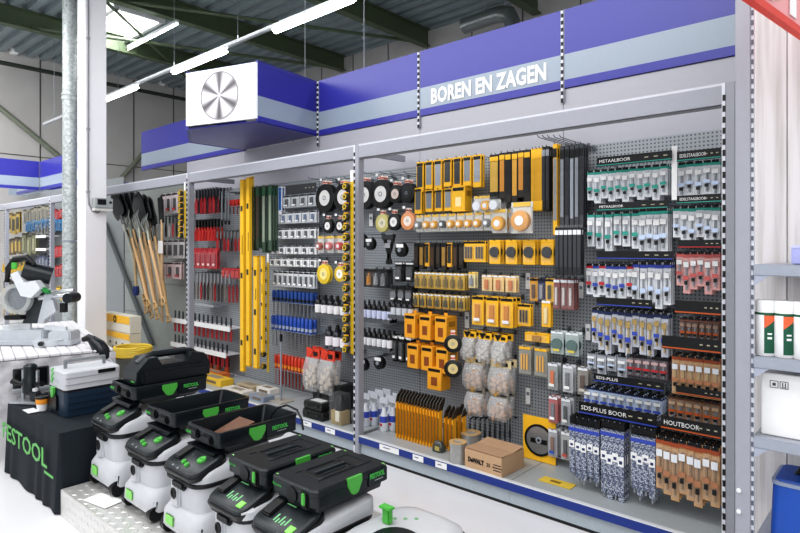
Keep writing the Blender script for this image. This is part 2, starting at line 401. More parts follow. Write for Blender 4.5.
for a, b_, l in ((PX[1], PX[0], 'light grey top rail over the drill bits and yellow packs'), (PX[2], PX[1], 'light grey top rail over the red tools and discs'), (PX[3], PX[2], 'light grey top rail over the shovels'), (-10.4, PX[3], 'light grey top rail behind the white column'), (-13.6, -10.4, 'light grey top rail of the far left bay')):
    o = thing('top_rail', l, 'rail', ((a+b_)/2, YF+.012, 2.379)); w = b_-a-.052
    MB().box((0, 0, .047), (w, .022, .094)).build('rail_face', STEEL, o)
    MB().box((0, .004, .1), (w, .03, .012)).build('top_edge', H('c8cad2'), o)
    MB().box((0, .012, -.006), (w, .02, .012)).build('bottom_lip', H('77797d'), o)
LIP = H('1d3786', rough=.35, noise=.04)
def deckunit(a, b_, l, prices):
    if a in PX or a < -13: a += .028
    else: a += .002
    if b_ in PX or b_ == -10.4: b_ -= .028
    o = thing('base_shelf', l, 'shelf', ((a+b_)/2, YF, 0)); w = b_-a
    MB().box((0, .31, .155), (w, .6, .016), bev=.003).build('shelf_board', H('a9aeb0', rough=.35, noise=.04), o)
    MB().box((0, .012, .135), (w, .02, .052)).build('price_channel', LIP, o)
    MB().box((0, .012, .165), (w, .024, .008)).build('shelf_edge', H('d5d8dc'), o)
    MB().box((0, .03, .065), (w, .012, .09)).build('kick_plate', H('a7b0b6', rough=.35), o)
    MB().box((0, .035, .01), (w, .02, .02)).build('rubber_foot_strip', BLACK, o)
    for x, pw in prices:
        q = MB().box((x-(a+b_)/2, 0, .134), (pw, .002, .042)).build('price_label', WHITE, o)
        MB().box((x-(a+b_)/2-pw*.12, -.0015, .137), (pw*.35, .001, .007)).build('print', H('777788'), q)
def pxx(px, y=YF): return P(px, 0, y).x
deckunit(PX[1], -1.995, 'base shelf with blue price channel under the yellow packs', [(pxx(389), .2), (pxx(418), .1), (pxx(441), .1)])
deckunit(-1.995, PX[0], 'base shelf with blue price channel under the drill bits, right end', [])
deckunit(-4.72, PX[1], 'base shelf with blue price channel under the black cases', [(pxx(307), .12), (pxx(330), .12)])
deckunit(PX[2], -4.72, 'base shelf behind the black tool trays', [])
deckunit(PX[3], PX[2], 'base shelf under the shovels', [])
deckunit(-13.6, -10.4, 'base shelf of the far left bay', [])
# ============================================================ COLUMN, PIPE, SWITCH BOX
o = thing('support_column', 'square white clad column at left with a conduit on it', 'column', (-7.695, 2.885, 0))
MB().box((0, 0, ZR/2), (.25, .25, ZR), bev=.006).build('cladding', mat((.86, .85, .87), rough=.5, noise=.02, scale=3), o)
MB().box((0, 0, .05), (.27, .27, .1), bev=.005).build('base_trim', H('9b9da0'), o)
GALV = None
def galv():
    m = bpy.data.materials.new('galvanised_steel'); m.use_nodes = True; nt = m.node_tree; b = nt.nodes['Principled BSDF']
    b.inputs['Metallic'].default_value = .35; b.inputs['Roughness'].default_value = .45
    tc = nt.nodes.new('ShaderNodeTexCoord'); v = nt.nodes.new('ShaderNodeTexVoronoi'); v.inputs['Scale'].default_value = 38
    nt.links.new(tc.outputs['Object'], v.inputs['Vector']); r = nt.nodes.new('ShaderNodeValToRGB'); nt.links.new(v.outputs['Color'], r.inputs[0])
    r.color_ramp.elements[0].color = (.30, .33, .33, 1); r.color_ramp.elements[1].color = (.62, .66, .65, 1)
    nt.links.new(r.outputs[0], b.inputs['Base Color']); return m
GALV = galv()
px_, py_ = P(69.5, 0, 2.8).x, 2.8
o = thing('downpipe', 'galvanised vertical pipe with collars left of the white column', 'pipe', (px_, py_, 0))
MB().cyl((0, 0, 0), (0, 0, ZR), .082, n=28).build('pipe', GALV, o)
for z in (CH+153*7.5/588,):
    MB().cyl((0, 0, z-.06), (0, 0, z-.02), .094, n=28).cyl((0, 0, z), (0, 0, z+.03), .092, n=28).build('collar', GALV, o)
MB().cyl((0, 0, 1.735), (0, 0, 1.76), .088, n=28).cyl((.08, .03, 1.748), (.33, .06, 1.748), .008, n=6).build('pipe_clamp', DSTEEL, o)
cz = lambda py, s=7.15: CH+s*(HY-py)/F
o = thing('conduit', 'thin grey cable conduit running down the white column into the switch box', 'conduit', (-7.56, 2.79, 0))
MB().tube([(0, 0, ZR), (0, 0, 3.2), (0, 0, cz(192)), (0, .01, cz(204)), (0, .05, cz(211)), (.0, .11, cz(212.5)), (.03, .15, cz(209)), (.03, .155, cz(205))], .011).build('cable', H('8c8c92'), o)
b = MB()
for z in (5.2, 4.2, 3.1, cz(192)): b.box((-.004, 0, z), (.025, .04, .025))
b.build('clip', H('a5a5aa'), o)
o = thing('switch_box', 'small grey electrical switch box with dark display on the white column', 'switch box', (-7.51, 2.94, cz(203)))
MB().box((0, 0, 0), (.1, .21, .12), bev=.008).build('housing', H('a8adad', rough=.4), o)
MB().box((.052, -.03, .012), (.006, .1, .065)).build('display', BLACK, o)
MB().cyl((.05, .07, .01), (.062, .07, .01), .014).build('knob', BLACK, o)
MB().box((-.01, 0, -.078), (.09, .22, .035), bev=.004).build('terminal_cover', H('d8d9d6'), o)
# ============================================================ FOREGROUND
def tread():
    m = bpy.data.materials.new('tread_plate'); m.use_nodes = True; nt = m.node_tree; b = nt.nodes['Principled BSDF']
    b.inputs['Metallic'].default_value = .55; b.inputs['Roughness'].default_value = .32; b.inputs['Base Color'].default_value = (.78, .77, .75, 1)
    return m
TREAD = tread()
o = thing('display_platform', 'low platform of shiny tread plate under the row of dust extractors', 'platform', (-2.45, 1.86, 0))
MB().box((0, 0, .082), (3.10, 1.09, .164), bev=.004).build('plate_body', TREAD, o)
m = MB()
def bump(x, y, z, a, horiz):
    ca, sa = math.cos(a), math.sin(a); L, W, Hh = .020, .007, .003
    if horiz: pts = [(x+ca*L, y+sa*L, z), (x-sa*W, y+ca*W, z), (x-ca*L, y-sa*L, z), (x+sa*W, y-ca*W, z)]; top = (x, y, z+Hh)
    else: pts = [(x+ca*L, y, z+sa*L), (x-sa*W, y, z+ca*W), (x-ca*L, y, z-sa*L), (x+sa*W, y, z-ca*W)]; top = (x, y-Hh, z)
    V = [m.bm.verts.new(p) for p in pts]; T = m.bm.verts.new(top)
    for k in range(4): m.bm.faces.new((V[k], V[(k+1) % 4], T))
for i in range(66):
    for k in range(8): bump(-1.53+i*.046, -.52+k*.05, .1645, PI/4 if (i+k) % 2 else -PI/4, True)
    for k in range(3): bump(-1.53+i*.046, -.5455, .03+k*.05, PI/4 if (i+k) % 2 else -PI/4, False)
m.build('raised_pattern', TREAD, o, smooth=False)
sh = tag(MB().box((0, 0, 0), (.22, .12, .002)).build('paper_sheet', WHITE, None, (-3.62, 1.42, .170)), 'white leaflet lying on the tread plate in front of the extractors', 'leaflet'); sh.rotation_euler = (0, 0, .2)
# cloth covered table
CLOTH = H('0b1721', rough=.75, noise=.12, scale=9)
o = thing('display_table', 'low table under a dark navy cloth with large green lettering', 'table', (-4.56, 1.66, 0))
MB().box((0, 0, .24), (1.04, .66, .47)).build('table_body', H('333333'), o)
m = MB()
def cl(u, v):      # cloth skirt: u around, v down
    X0, X1, Y0, Y1 = -.54, .53, -.342, .345
    per = [(X0, Y1), (X0, Y0), (X1, Y0), (X1, Y1)]
    L = [.69, 1.07, .69]; t = u*sum(L); k = 0
    while k < 2 and t > L[k]: t -= L[k]; k += 1
    f = t/L[k]; x = per[k][0]+(per[k+1][0]-per[k][0])*f; y = per[k][1]+(per[k+1][1]-per[k][1])*f
    fold = (.003+.007*v)*math.sin(u*70+2*math.sin(u*21))*(.25+v)
    fl = .02*v
    n = [(-1, 0), (0, -1), (1, 0)][k]
    return Vector((x+n[0]*(fold*.6+fl), y+n[1]*(fold*.6+fl), .502-.495*v))
m.grid(cl, 240, 10)
m.grid(lambda u, v: Vector((-.54+1.07*u, -.342+.687*v, .502+.0015*math.sin(u*14)*math.sin(v*9))), 12, 8)
ck = m.build('cloth', CLOTH, o, ang=80)
tx = text('FESTOOL', .165, GREEN, ck, (-.555, -.374, .262), width=.95, bold=.002)
tx['label'] = 'large green lettering'
MB().box((.44, -.374, .232), (.16, .002, .016)).build('letter_underline', GREEN, ck)
# ---------- dust extractors
def latch_mesh(m, x, w, h, zc, yc=0, t=.012):
    p = [(-w/2, h/2), (w/2, h/2), (w/2, h*.12), (w*.24, -h*.42), (w*.12, -h/2), (-w*.12, -h/2), (-w*.24, -h*.42), (-w/2, h*.12)]
    m.prism([(yc+a, zc+c) for a, c in p], x, x+t, 'X'); return m
def extractor(cx, style, label, cy=1.72):
    o = thing('dust_extractor', label, 'vacuum cleaner', (cx, cy, .168), 0, None)
    MB().loft([(0, .0, .045, .385, .50, .07), (0, 0, .06, .40, .52, .08), (0, 0, .13, .395, .51, .08), (0, 0, .165, .36, .46, .08), (0, 0, .17, .34, .44, .08)]).build('base_skirt', VWHITE, o)
    MB().loft([(0, .0, .155, .335, .44, .07), (0, 0, .31, .345, .455, .07)]).build('canister', VWHITE, o)
    MB().loft([(0, 0, .296, .372, .475, .08), (0, 0, .302, .385, .49, .085), (0, 0, .316, .385, .49, .085), (0, 0, .320, .372, .48, .08)]).build('seal_band', BLACK, o)
    if style == 'round':
        MB().loft([(0, 0, .318, .372, .478, .085), (0, 0, .35, .378, .485, .09), (0, .012, .368, .37, .46, .09, .07), (0, .03, .385, .34, .40, .08, .09), (0, .05, .392, .30, .34, .07, .09)]).build('lid', VWHITE, o)
    else:
        MB().loft([(0, 0, .318, .37, .478, .05), (0, 0, .352, .375, .485, .06), (0, .012, .36, .365, .46, .06, .05), (0, .03, .368, .33, .40, .06, .06), (0, .05, .374, .30, .34, .05, .06)]).build('lid', VWHITE, o)
    # sloped panel
    a = math.atan2(.075, .20)
    R = Matrix.Rotation(a, 4, 'X')
    pc = Vector((0, -.158, .392 if style == 'round' else .378))
    def on(x, y, z=0): return pc+(R @ Vector((x, y, z)))
    cp = MB().loft([(0, 0, -.012, .335, .205, .05), (0, 0, .010, .33, .20, .055), (0, 0, .016, .315, .185, .05)], seg=6).build('control_panel', H('20262a', rough=.35), o, loc=pc); cp.rotation_euler = (a, 0, 0)
    cp = MB().loft([(0, 0, -.03, .345, .215, .055), (0, 0, -.006, .352, .222, .06)], seg=6).build('panel_rim', BLACK, o, loc=pc); cp.rotation_euler = (a, 0, 0)
    MB().box(on(-.10, .01, .02), (.07, .11, .02), bev=.006, rot=R).build('socket_cover', BLACK, o)
    if style == 'round':
        for x, y, r in ((.085, .005, .026), (.035, -.055, .014), (-.012, -.045, .014)):
            k = MB().cyl(on(x, y, .010), on(x, y, .026), r, r*.92, n=20).build('dial', GREEN, o)
            MB().box(on(x, y, .028), (r*1.5, .006, .006), rot=R, bev=.002).build('grip_ridge', GREEN, k)
        MB().cyl(on(-.06, -.085, .012), on(-.06, -.085, .018), .006).cyl(on(.0, -.09, .012), on(.0, -.09, .018), .006).build('screw', DSTEEL, o)
    else:
        m = MB()
        for i in range(5):
            m.box(on(-.03+i*.022, -.03-.012*(i % 2), .0165), (.010, .025 if i % 2 else .04, .002), rot=R)
        m.box(on(-.02, .05, .0165), (.07, .006, .002), rot=R).build('printed_symbols', H('7fc68a'), o)
        MB().box(on(.115, -.055, .018), (.045, .038, .006), rot=R, bev=.002).build('green_button', H('8fe06a'), o)
        text('FESTOOL', .03, H('c4c6ca'), o, (-.11, -.2445, .326), width=.18)
    yb = -.226
    MB().box((0, yb-.01, .292), (.12, .035, .045), bev=.01).build('front_clip', BLACK, o)
    MB().box((-.055, yb+.0, .225), (.085, .03, .135), bev=.012).build('hose_port_housing', VWHITE, o)
    pm = MB(); pm.lathe([(.026, 0), (.029, -.006), (.021, -.008), (.019, -.002)], (-.055, yb-.014, .232), axis='Y', n=20)
    po = pm.build('hose_port', BLACK, o); po.scale = (1, 1, 1)
    MB().box((-.06, -.262, .100), (.085, .008, .055), bev=.004).build('brake_pedal', H('8fdc70', rough=.4), o)
    for sx in (-1, 1):
        w_ = MB().cyl((sx*.19-.016, .17, .072), (sx*.19+.016, .17, .072), .072, n=26).build('wheel', BLACK, o)
        MB().cyl((sx*.19-.019, .17, .072), (sx*.19+.019, .17, .072), .035, n=18).build('hub', DSTEEL, w_)
        f = MB().box((sx*.165, -.20, .085), (.05, .06, .07), bev=.012).build('caster_fork', DKPL, o)
        MB().cyl((sx*.165-.022, -.215, .042), (sx*.165+.022, -.215, .042), .042, n=22).build('caster_wheel', BLACK, f)
    return o
XC = [-3.79, -3.30, -2.83, -2.34, -1.99, -1.57]
W_ = ['white dust extractor with three green dials, leftmost, under the tray holding a tool tote', 'white dust extractor with three green dials, second from left on the tread plate',
      'white dust extractor with three green dials, third from left under the tray with a cable', 'white dust extractor with printed square panel, under the left closed case',
      'white dust extractor with printed square panel, under the right closed case']
for k in range(5):
    e_ = extractor(XC[k], 'round' if k < 3 else 'square', W_[k], 1.72 if k < 3 else 1.67)
    e_.scale = (.95, 1, 1.14) if k == 0 else ((.95, 1, 1.0) if k < 3 else (.84, .97, .97))
# sixth, cut by the frame
def ext6():
    o = thing('dust_extractor', 'white rounded dust extractor without case at the bottom edge, beside the right closed case', 'vacuum cleaner', (-1.60, 1.80, .168))
    MB().loft([(0, 0, .045, .40, .50, .07), (0, 0, .15, .37, .46, .08)]).build('base_skirt', VWHITE, o)
    MB().loft([(0, 0, .15, .36, .46, .08), (0, 0, .28, .37, .47, .08)]).build('canister', VWHITE, o)
    MB().loft([(0, 0, .275, .385, .49, .085), (0, 0, .29, .385, .49, .085)]).build('seal_band', BLACK, o)
    MB().loft([(0, 0, .29, .375, .48, .09), (0, 0, .315, .37, .475, .1), (0, 0, .335, .33, .42, .1), (0, 0, .34, .28, .36, .1)]).build('lid', VWHITE, o)
    MB().loft([(.05, -.1, .338, .22, .22, .09), (.05, -.1, .352, .20, .20, .09)]).build('top_panel', DKPL, o)
    g = MB().box((-.08, .0, .372), (.045, .03, .07), bev=.008).build('case_clamp', GREEN, o)
    MB().box((-.08, -.004, .408), (.065, .04, .010), bev=.004).build('clamp_top', GREEN, g)
    m = MB()
    for i in range(4): m.cyl((-.12+.035*i, .02+.03*i, .34), (-.12+.035*i, .02+.03*i, .3425), .009, n=12)
    m.build('printed_symbols', H('7fae84'), o)
ext6()
LOGO = H('52c05a', rough=.4)
def sidemarks(o, x, z, ylogo, L=.48):
    text('FESTOOL', .03, LOGO, o, (x+.001, ylogo, z), rot=(PI/2, 0, PI/2), width=.105, bold=.001)
    MB().box((x+.001, ylogo+.065, z-.012), (.002, .06, .004)).build('small_print', H('9aa0a0'), o)
def tray(cx, z, label, h=.125, cy=1.86):
    o = thing('tool_tray', label, 'tool tray', (cx, cy, z))
    MB().loft([(0, .01, 0, .22, .38, .03), (0, 0, .03, .27, .45, .03), (0, 0, .042, .30, .49, .03), (0, 0, h-.006, .32, .52, .03), (0, 0, h, .316, .516, .028),
               (0, 0, h, .29, .49, .022), (0, 0, .03, .26, .43, .02)], seg=4).build('tray_shell', DKPL, o)
    m = MB().box((-.08, -.252, h-.035), (.11, .04, .05), bev=.008).box((.06, -.256, h-.045), (.09, .03, .045), bev=.008)
    m.build('front_moulding', BLACK, o)
    MB().prism([(-.14, 0.02), (.14, 0.02), (.11, -.008), (-.11, -.008)], -.262, -.20, 'Y').build('front_lip', DKPL, o)
    latch_mesh(MB(), .153, .10, .072, h*.60, -.02).build('side_latch', GREEN, o)
    MB().box((.155, .14, h*.55), (.008, .2, h*.6), bev=.003).build('side_panel', DKPL, o)
    sidemarks(o, .160, h*.55, .075)
    g = text('FESTOOL', .018, LOGO, o, (-.13, -.2735, h-.04), width=.055)
    return o
tray(XC[0]-.01, .672, 'open black tool tray with green latch, leftmost, under the black tote')
tray(XC[1], .605, 'open empty black tool tray with green latch, second from left')
t3 = tray(XC[2], .592, 'open black tool tray with green latch and a cable looped over its far end')
tag(MB().box((XC[2]-.02, 1.80, .665), (.15, .20, .006), rot=Matrix.Rotation(.3, 4, 'X')).build('brown_sheet', H('6b4a38', rough=.6)), 'thin brown sheet lying inside the open tray beside the cable', 'sheet')
def case(cx, z, label, cy=1.76):
    o = thing('closed_case', label, 'tool case', (cx, cy, z)); h = .100; o.scale = (1, .88, 1)
    MB().loft([(0, 0, 0, .27, .45, .03), (0, 0, .022, .275, .46, .03), (0, 0, .028, .30, .49, .03), (0, 0, .068, .30, .49, .03)], seg=4).build('lower_shell', DKPL, o)
    MB().loft([(0, 0, .070, .304, .494, .03), (0, 0, h-.008, .304, .494, .03), (0, 0, h, .29, .48, .028)], seg=4).build('lid', H('151b20', rough=.4), o)
    MB().loft([(0, -.01, h-.002, .15, .26, .03), (0, -.01, h+.005, .14, .25, .028), (0, -.01, h+.005, .115, .21, .02), (0, -.01, h-.001, .11, .205, .02)], seg=4).build('handle_recess', BLACK, o)
    MB().box((0, -.01, h+.004), (.022, .21, .01), bev=.004).box((.03, -.01, h+.001), (.012, .16, .006), bev=.002).build('top_handle', H('2b3338', rough=.3), o)
    m = MB().box((.07, .03, h+.001), (.006, .36, .004)).box((-.075, .02, h+.001), (.006, .36, .004)).box((0, .19, h+.001), (.15, .006, .004))
    m.build('lid_rib', H('242c31'), o)
    latch_mesh(MB(), .147, .095, .075, .066, .0).build('side_latch', GREEN, o)
    MB().box((.151, .165, .06), (.006, .14, .062), bev=.003).build('side_panel', DKPL, o)
    sidemarks(o, .1545, .062, .105)
    for x, y in ((-.125, -.225), (.135, .225), (-.12, .225)): MB().box((x, y, h-.002), (.022, .012, .008), bev=.003).build('green_foot', H('8ed27c'), o)
    m = MB().box((.085, -.247, .05), (.05, .02, .075), bev=.008).build('front_latch_recess', BLACK, o)
    MB().box((.085, -.256, .055), (.022, .012, .05), bev=.004).build('front_latch', GREEN, o)
    lm = MB().cyl((-.0, -.236, .05), (-.0, -.2525, .05), .034, n=24).build('front_socket', BLACK, o)
    text('FESTOOL', .018, LOGO, o, (-.135, -.2455, .06), width=.06)
    return o
case(XC[3], .572, 'closed black case with green latch on the fourth extractor, left of its twin')
case(XC[4], .572, 'closed black case with green latch nearest the bottom of the picture')
cb = thing('power_cable', 'thin black cable arched over the far end of the third tray', 'cable')
c0 = P(287, 424, 2.05)
MB().tube([P(270, 426, 2.05), P(271, 416, 2.05), P(277, 408, 2.05), P(287, 405, 2.05), P(297, 410, 2.05), P(302, 420, 2.05), P(303, 430, 2.05)], .006).build('cord', H('24282c', rough=.3), cb)
# tool tote on the first tray
o = thing('tool_tote', 'black plastic tool tote with a long top handle on the leftmost tray', 'tool box', (XC[0]-.01, 1.90, .790))
prof = [(-.25, 0), (.26, 0), (.265, .08), (.22, .15), (.13, .165), (.10, .11), (-.08, .11), (-.11, .165), (-.17, .160), (-.245, .08)]
MB().prism(prof, -.095, .095, 'X').build('tote_body', DKPL, o, ang=20)
MB().box((-.105, 0, .042), (.06, .44, .085), bev=.015).box((.105, 0, .042), (.06, .44, .085), bev=.015).build('side_bin', H('171d22', rough=.4), o)
MB().tube([(0, -.20, .12), (0, -.15, .155), (0, -.10, .168), (0, .12, .168), (0, .17, .155), (0, .22, .12)], .024, n=12).build('handle', DKPL, o)
MB().box((-.02, -.236, .05), (.1, .014, .045), bev=.005).build('front_rib', BLACK, o)
MB().box((.05, -.246, .02), (.05, .012, .016), bev=.004).build('green_tab', GREEN, o)
# ---------- items on the cloth table
o = thing('blue_case', 'dark blue and black stackable case with green latch on the cloth table', 'tool case', (-4.50, 1.64, .506))
MB().loft([(0, 0, 0, .29, .36, .025), (0, 0, .175, .30, .37, .025)], seg=4).build('lower_shell', H('1d3146', rough=.4), o)
MB().loft([(0, 0, .17, .305, .375, .025), (0, 0, .182, .305, .375, .025)], seg=4).build('rim', BLACK, o)
MB().box((-.06, -.19, .08), (.17, .012, .11), bev=.006).build('front_pocket', BLACK, o)
p = [(-.03, .035), (.03, .035), (.03, .0), (.012, -.035), (-.012, -.035), (-.03, 0)]
MB().prism([(a-.04, c+.15) for a, c in p], -.205, -.19, 'Y').build('front_latch', GREEN, o)
m = MB()
for z in (.05, .09, .13): m.box((.151, 0, z), (.004, .32, .005))
m.build('side_ribs', H('16273a'), o)
o = thing('white_case', 'white case with grey carry handle stacked on the dark blue case', 'tool case', (-4.50, 1.64, .690))
MB().loft([(0, 0, 0, .30, .37, .025), (0, 0, .115, .305, .375, .025), (0, 0, .125, .29, .36, .025)], seg=4).build('case_body', VWHITE, o)
m = MB().box((.153, 0, .035), (.004, .36, .004)).box((.154, 0, .08), (.003, .36, .004)); m.build('seam', H('9b9fa6'), o)
MB().box((.155, .09, .1), (.006, .12, .025), bev=.004).build('side_grip', BLACK, o)
for sy in (-1, 1): MB().box((0, sy*.13, .145), (.02, .02, .06), bev=.003).build('handle_post', H('9b9fa3', rough=.3, metal=.5), o)
MB().box((0, 0, .178), (.026, .28, .018), bev=.005).build('carry_handle', H('aeb2b6', rough=.3, metal=.5), o)
m = MB()
for i in range(14): m.box((-.10+.012*(i % 5)+.004*(i//5), -.1885, .03+.016*(i//2)), (.02, .002, .006+.003*(i % 3)), rot=Matrix.Rotation(.7*i, 4, 'Y'))
m.build('green_sticker', H('53c04b'), o)
MB().box((-.0, -.187, .05), (.1, .002, .03)).build('small_print_sticker', H('b9bdc4'), o)
# plunge router
rt = thing('plunge_router', 'black plunge router with two posts standing on a flat base at the cloth table corner', 'power tool', (-4.97, 1.46, .506), .55)
MB().box((0, 0, .012), (.30, .17, .02), bev=.005).build('base_plate', H('b8bcc0', rough=.3, metal=.6), rt)
MB().cyl((-.10, 0, .02), (-.10, 0, .24), .013).cyl((.02, 0, .02), (.02, 0, .24), .013).build('guide_post', H('a8acb0', rough=.25, metal=.8), rt)
MB().lathe([(.030, .06), (.052, .075), (.052, .17), (.044, .19), (.046, .27), (.03, .285)], (-.04, 0, 0), n=20).build('motor_body', DKPL, rt)
MB().tube([(-.04, 0, .13), (-.12, -.02, .14), (-.17, -.03, .16)], [.018, .016, .022], n=10).build('handle', BLACK, rt)
MB().tube([(-.04, 0, .13), (.05, -.02, .14), (.09, -.03, .15)], [.018, .016, .022], n=10).build('handle', BLACK, rt)
MB().box((.04, -.04, .06), (.07, .05, .07), bev=.01).build('depth_turret', H('2b2f33'), rt)
MB().cyl((.04, -.04, .095), (.04, -.04, .115), .02).build('turret_knob', H('cfd2d4', rough=.3), rt)
MB().box((.10, .0, .05), (.05, .09, .05), bev=.008).build('dust_port', BLACK, rt)
o = thing('paper_cup', 'white tub with orange band and black lid beside the router', 'cup', P(42, 411, 1.42)); o.location.z = .506
MB().lathe([(.030, 0), (.039, .075)], n=24).build('cup_body', WHITE, o)
MB().lathe([(.0392, .05), (.0415, .088)], n=24).build('orange_band', H('e8962a'), o)
MB().lathe([(.043, .086), (.043, .098), (.036, .102)], n=24).build('lid', BLACK, o)
tag(MB().box((0, 0, 0), (.13, .07, .004)).build('price_card', H('d9dce2'), None, P(31, 416, 1.36)), 'pale price card lying at the front edge of the cloth table', 'card').location.z = .51
# ---------- slatted display bench with mitre saw
o = thing('slatted_bench', 'white slatted bench top carrying the mitre saw at left', 'bench', (-5.26, 1.75, 0), math.radians(-12))
m = MB()
for k in range(13): m.box((-1.2, -.60+k*.078, .79), (2.4, .073, .022), bev=.004)
m.build('slat', H('e4e3e6', rough=.45, noise=.02), o)
MB().box((-1.2, -.13, .74), (2.38, 1.03, .07)).build('frame', H('bdbdc2'), o)
def crump(u, v): return Vector((.015*math.sin(u*37+v*9)*math.sin(v*17+3*u)+.012, -.66+1.05*u, .775-.5*v))
MB().grid(crump, 40, 14).build('wrapped_end', H('c6c4c8', rough=.35, noise=.25, scale=14), o, ang=80)
for x in (-.1, -2.2):
    for y in (-.55, .30): MB().box((x, y, .36), (.06, .06, .70)).build('leg', H('9a9aa0'), o)
o = thing('display_screen', 'small black screen mounted on the wrapped end of the bench', 'screen', (-5.20, 1.50, .575), math.radians(80))
MB().box((0, 0, .075), (.24, .016, .16), bev=.004).build('bezel', H('3a3d42'), o)
MB().box((0, -.0095, .078), (.215, .002, .135)).build('screen_glass', mat((.01, .01, .012), rough=.12, noise=0), o)
MB().box((0, -.02, -.012), (.25, .09, .03), bev=.006).build('stand', H('9ea1a6'), o)
# mitre saw: local x to the right as seen from the aisle
o = thing('mitre_saw', 'sliding mitre saw with black motor, silver arm and clear blade guard on the slatted bench', 'power tool', (-5.93, 1.80, .803), TH)
SV = H('c9cdd2', rough=.35, metal=.25); q = .0092
def L(px, py): return ((px-45)*q, (344-py)*q)
def prl(pts, y0, y1, name, m_, par=o, bev=None): return MB().prism([L(*p) for p in pts], y0, y1, 'Y').build(name, m_, par, ang=30)
b0 = MB().box((-.16, .02, .07), (.42, .20, .11), bev=.012).box((.20, .0, .065), (.20, .18, .10), bev=.012).build('saw_base', SV, o)
MB().box((-.05, -.08, .02), (.80, .16, .035), bev=.008).build('saw_table', H('b4b8bf', rough=.35), b0)
MB().lathe([(.13, 0), (.135, .03), (.13, .05)], (.12, -.08, 0), n=28).build('turntable', SV, o)
MB().tube([(.12, -.2, .03), (.14, -.26, .035)], .02).build('mitre_handle', BLACK, o)
prl([(6, 327), (33, 325), (33, 331), (6, 334)], .0, .03, 'fence', H('d5d8dc', rough=.3))
prl([(47, 327), (68, 328), (68, 333), (47, 331)], .0, .03, 'fence', H('d5d8dc', rough=.3))
prl([(24, 325), (34, 296), (44, 294), (40, 325)], .02, .09, 'support_neck', H('3a3f42'))
prl([(40, 325), (47, 296), (55, 297), (46, 325)], .0, .06, 'tilt_bracket', SV)
r1 = MB(); a, b_ = L(40, 300), L(70, 297); r1.cyl((a[0], .03, a[1]), (b_[0], .03, b_[1]), .024).cyl((a[0], .10, a[1]+.03), (b_[0], .10, b_[1]+.03), .024).build('slide_rail', H('dfe2e5', rough=.2, metal=.7), o)
a = L(70, 300); MB().cyl((a[0], -.01, a[1]), (a[0], .14, a[1]), .045, n=20).build('rail_end_cap', DKPL, o)
prl([(62, 305), (67, 305), (67, 314), (62, 314)], .0, .05, 'clamp_lever', BLACK)
prl([(50, 303), (57, 301), (60, 312), (48, 321)], -.03, .02, 'bevel_scale', SV)
a = L(24, 300)
MB().cyl((a[0], -.03, a[1]), (a[0], -.022, a[1]), .118, n=40).build('blade', H('a7abb0', rough=.25, metal=.8), o)
MB().ring((a[0], -.05, a[1]), .135, .10, .05, n=36).build('blade_guard', mat((.6, .62, .6), rough=.15, noise=0, alpha=.45), o)
prl([(20, 276), (27, 273), (33, 284), (44, 282), (49, 290), (40, 299), (30, 297)], -.09, .0, 'guard_housing', H('d9dce0', rough=.35))
a, b_ = L(28, 272), L(49, 279); MB().cyl((a[0], -.02, a[1]), (b_[0], .08, b_[1]), .085, .08, n=24).build('motor', DKPL, o)
MB().tube([(L(14, 284)[0], -.05, L(14, 284)[1]), (L(15, 271)[0], -.05, L(15, 271)[1]), (L(22, 262)[0], -.05, L(22, 262)[1]), (L(33, 260)[0], -.05, L(33, 260)[1]), (L(40, 267)[0], -.03, L(40, 267)[1])], [.02, .026, .03, .03, .02], n=10).build('handle', BLACK, o)
a = L(24, 268); MB().box((a[0], -.09, a[1]), (.05, .02, .06), bev=.006).build('green_trigger', GREEN, o)
a = L(50, 292); MB().box((a[0], -.03, a[1]), (.09, .05, .035), bev=.006, rot=Matrix.Rotation(.5, 4, 'Y')).build('green_lever', H('2f8a45'), o)
a = L(22, 318); MB().box((a[0], -.05, a[1]), (.16, .08, .04), bev=.01).build('kerf_plate', BLACK, o)
# cordless tool on the bench end
o = thing('cordless_tool', 'black cordless hand tool with tapered silver nose behind the white case', 'power tool', P(98, 352, 2.02), TH)
q2 = 4.75/588
def LL(px, py): return ((px-98)*q2, (352-py)*q2)
def tube2(pts, r, name, m_): return MB().tube([(LL(x, y)[0], 0, LL(x, y)[1]) for x, y in pts], r, n=12).build(name, m_, o)
tube2([(82, 339), (88, 337), (94, 339)], [.02, .032, .03], 'battery', BLACK)
tube2([(90, 338), (98, 345), (104, 353), (109, 359)], [.03, .058, .06, .03], 'tool_body', DKPL)
tube2([(107, 357), (115, 365), (119, 369)], [.028, .018, .012], 'nose', H('b6babd', rough=.3, metal=.5))
tube2([(95, 338), (102, 342), (107, 350)], [.018, .02, .018], 'handle', H('3a4044'))
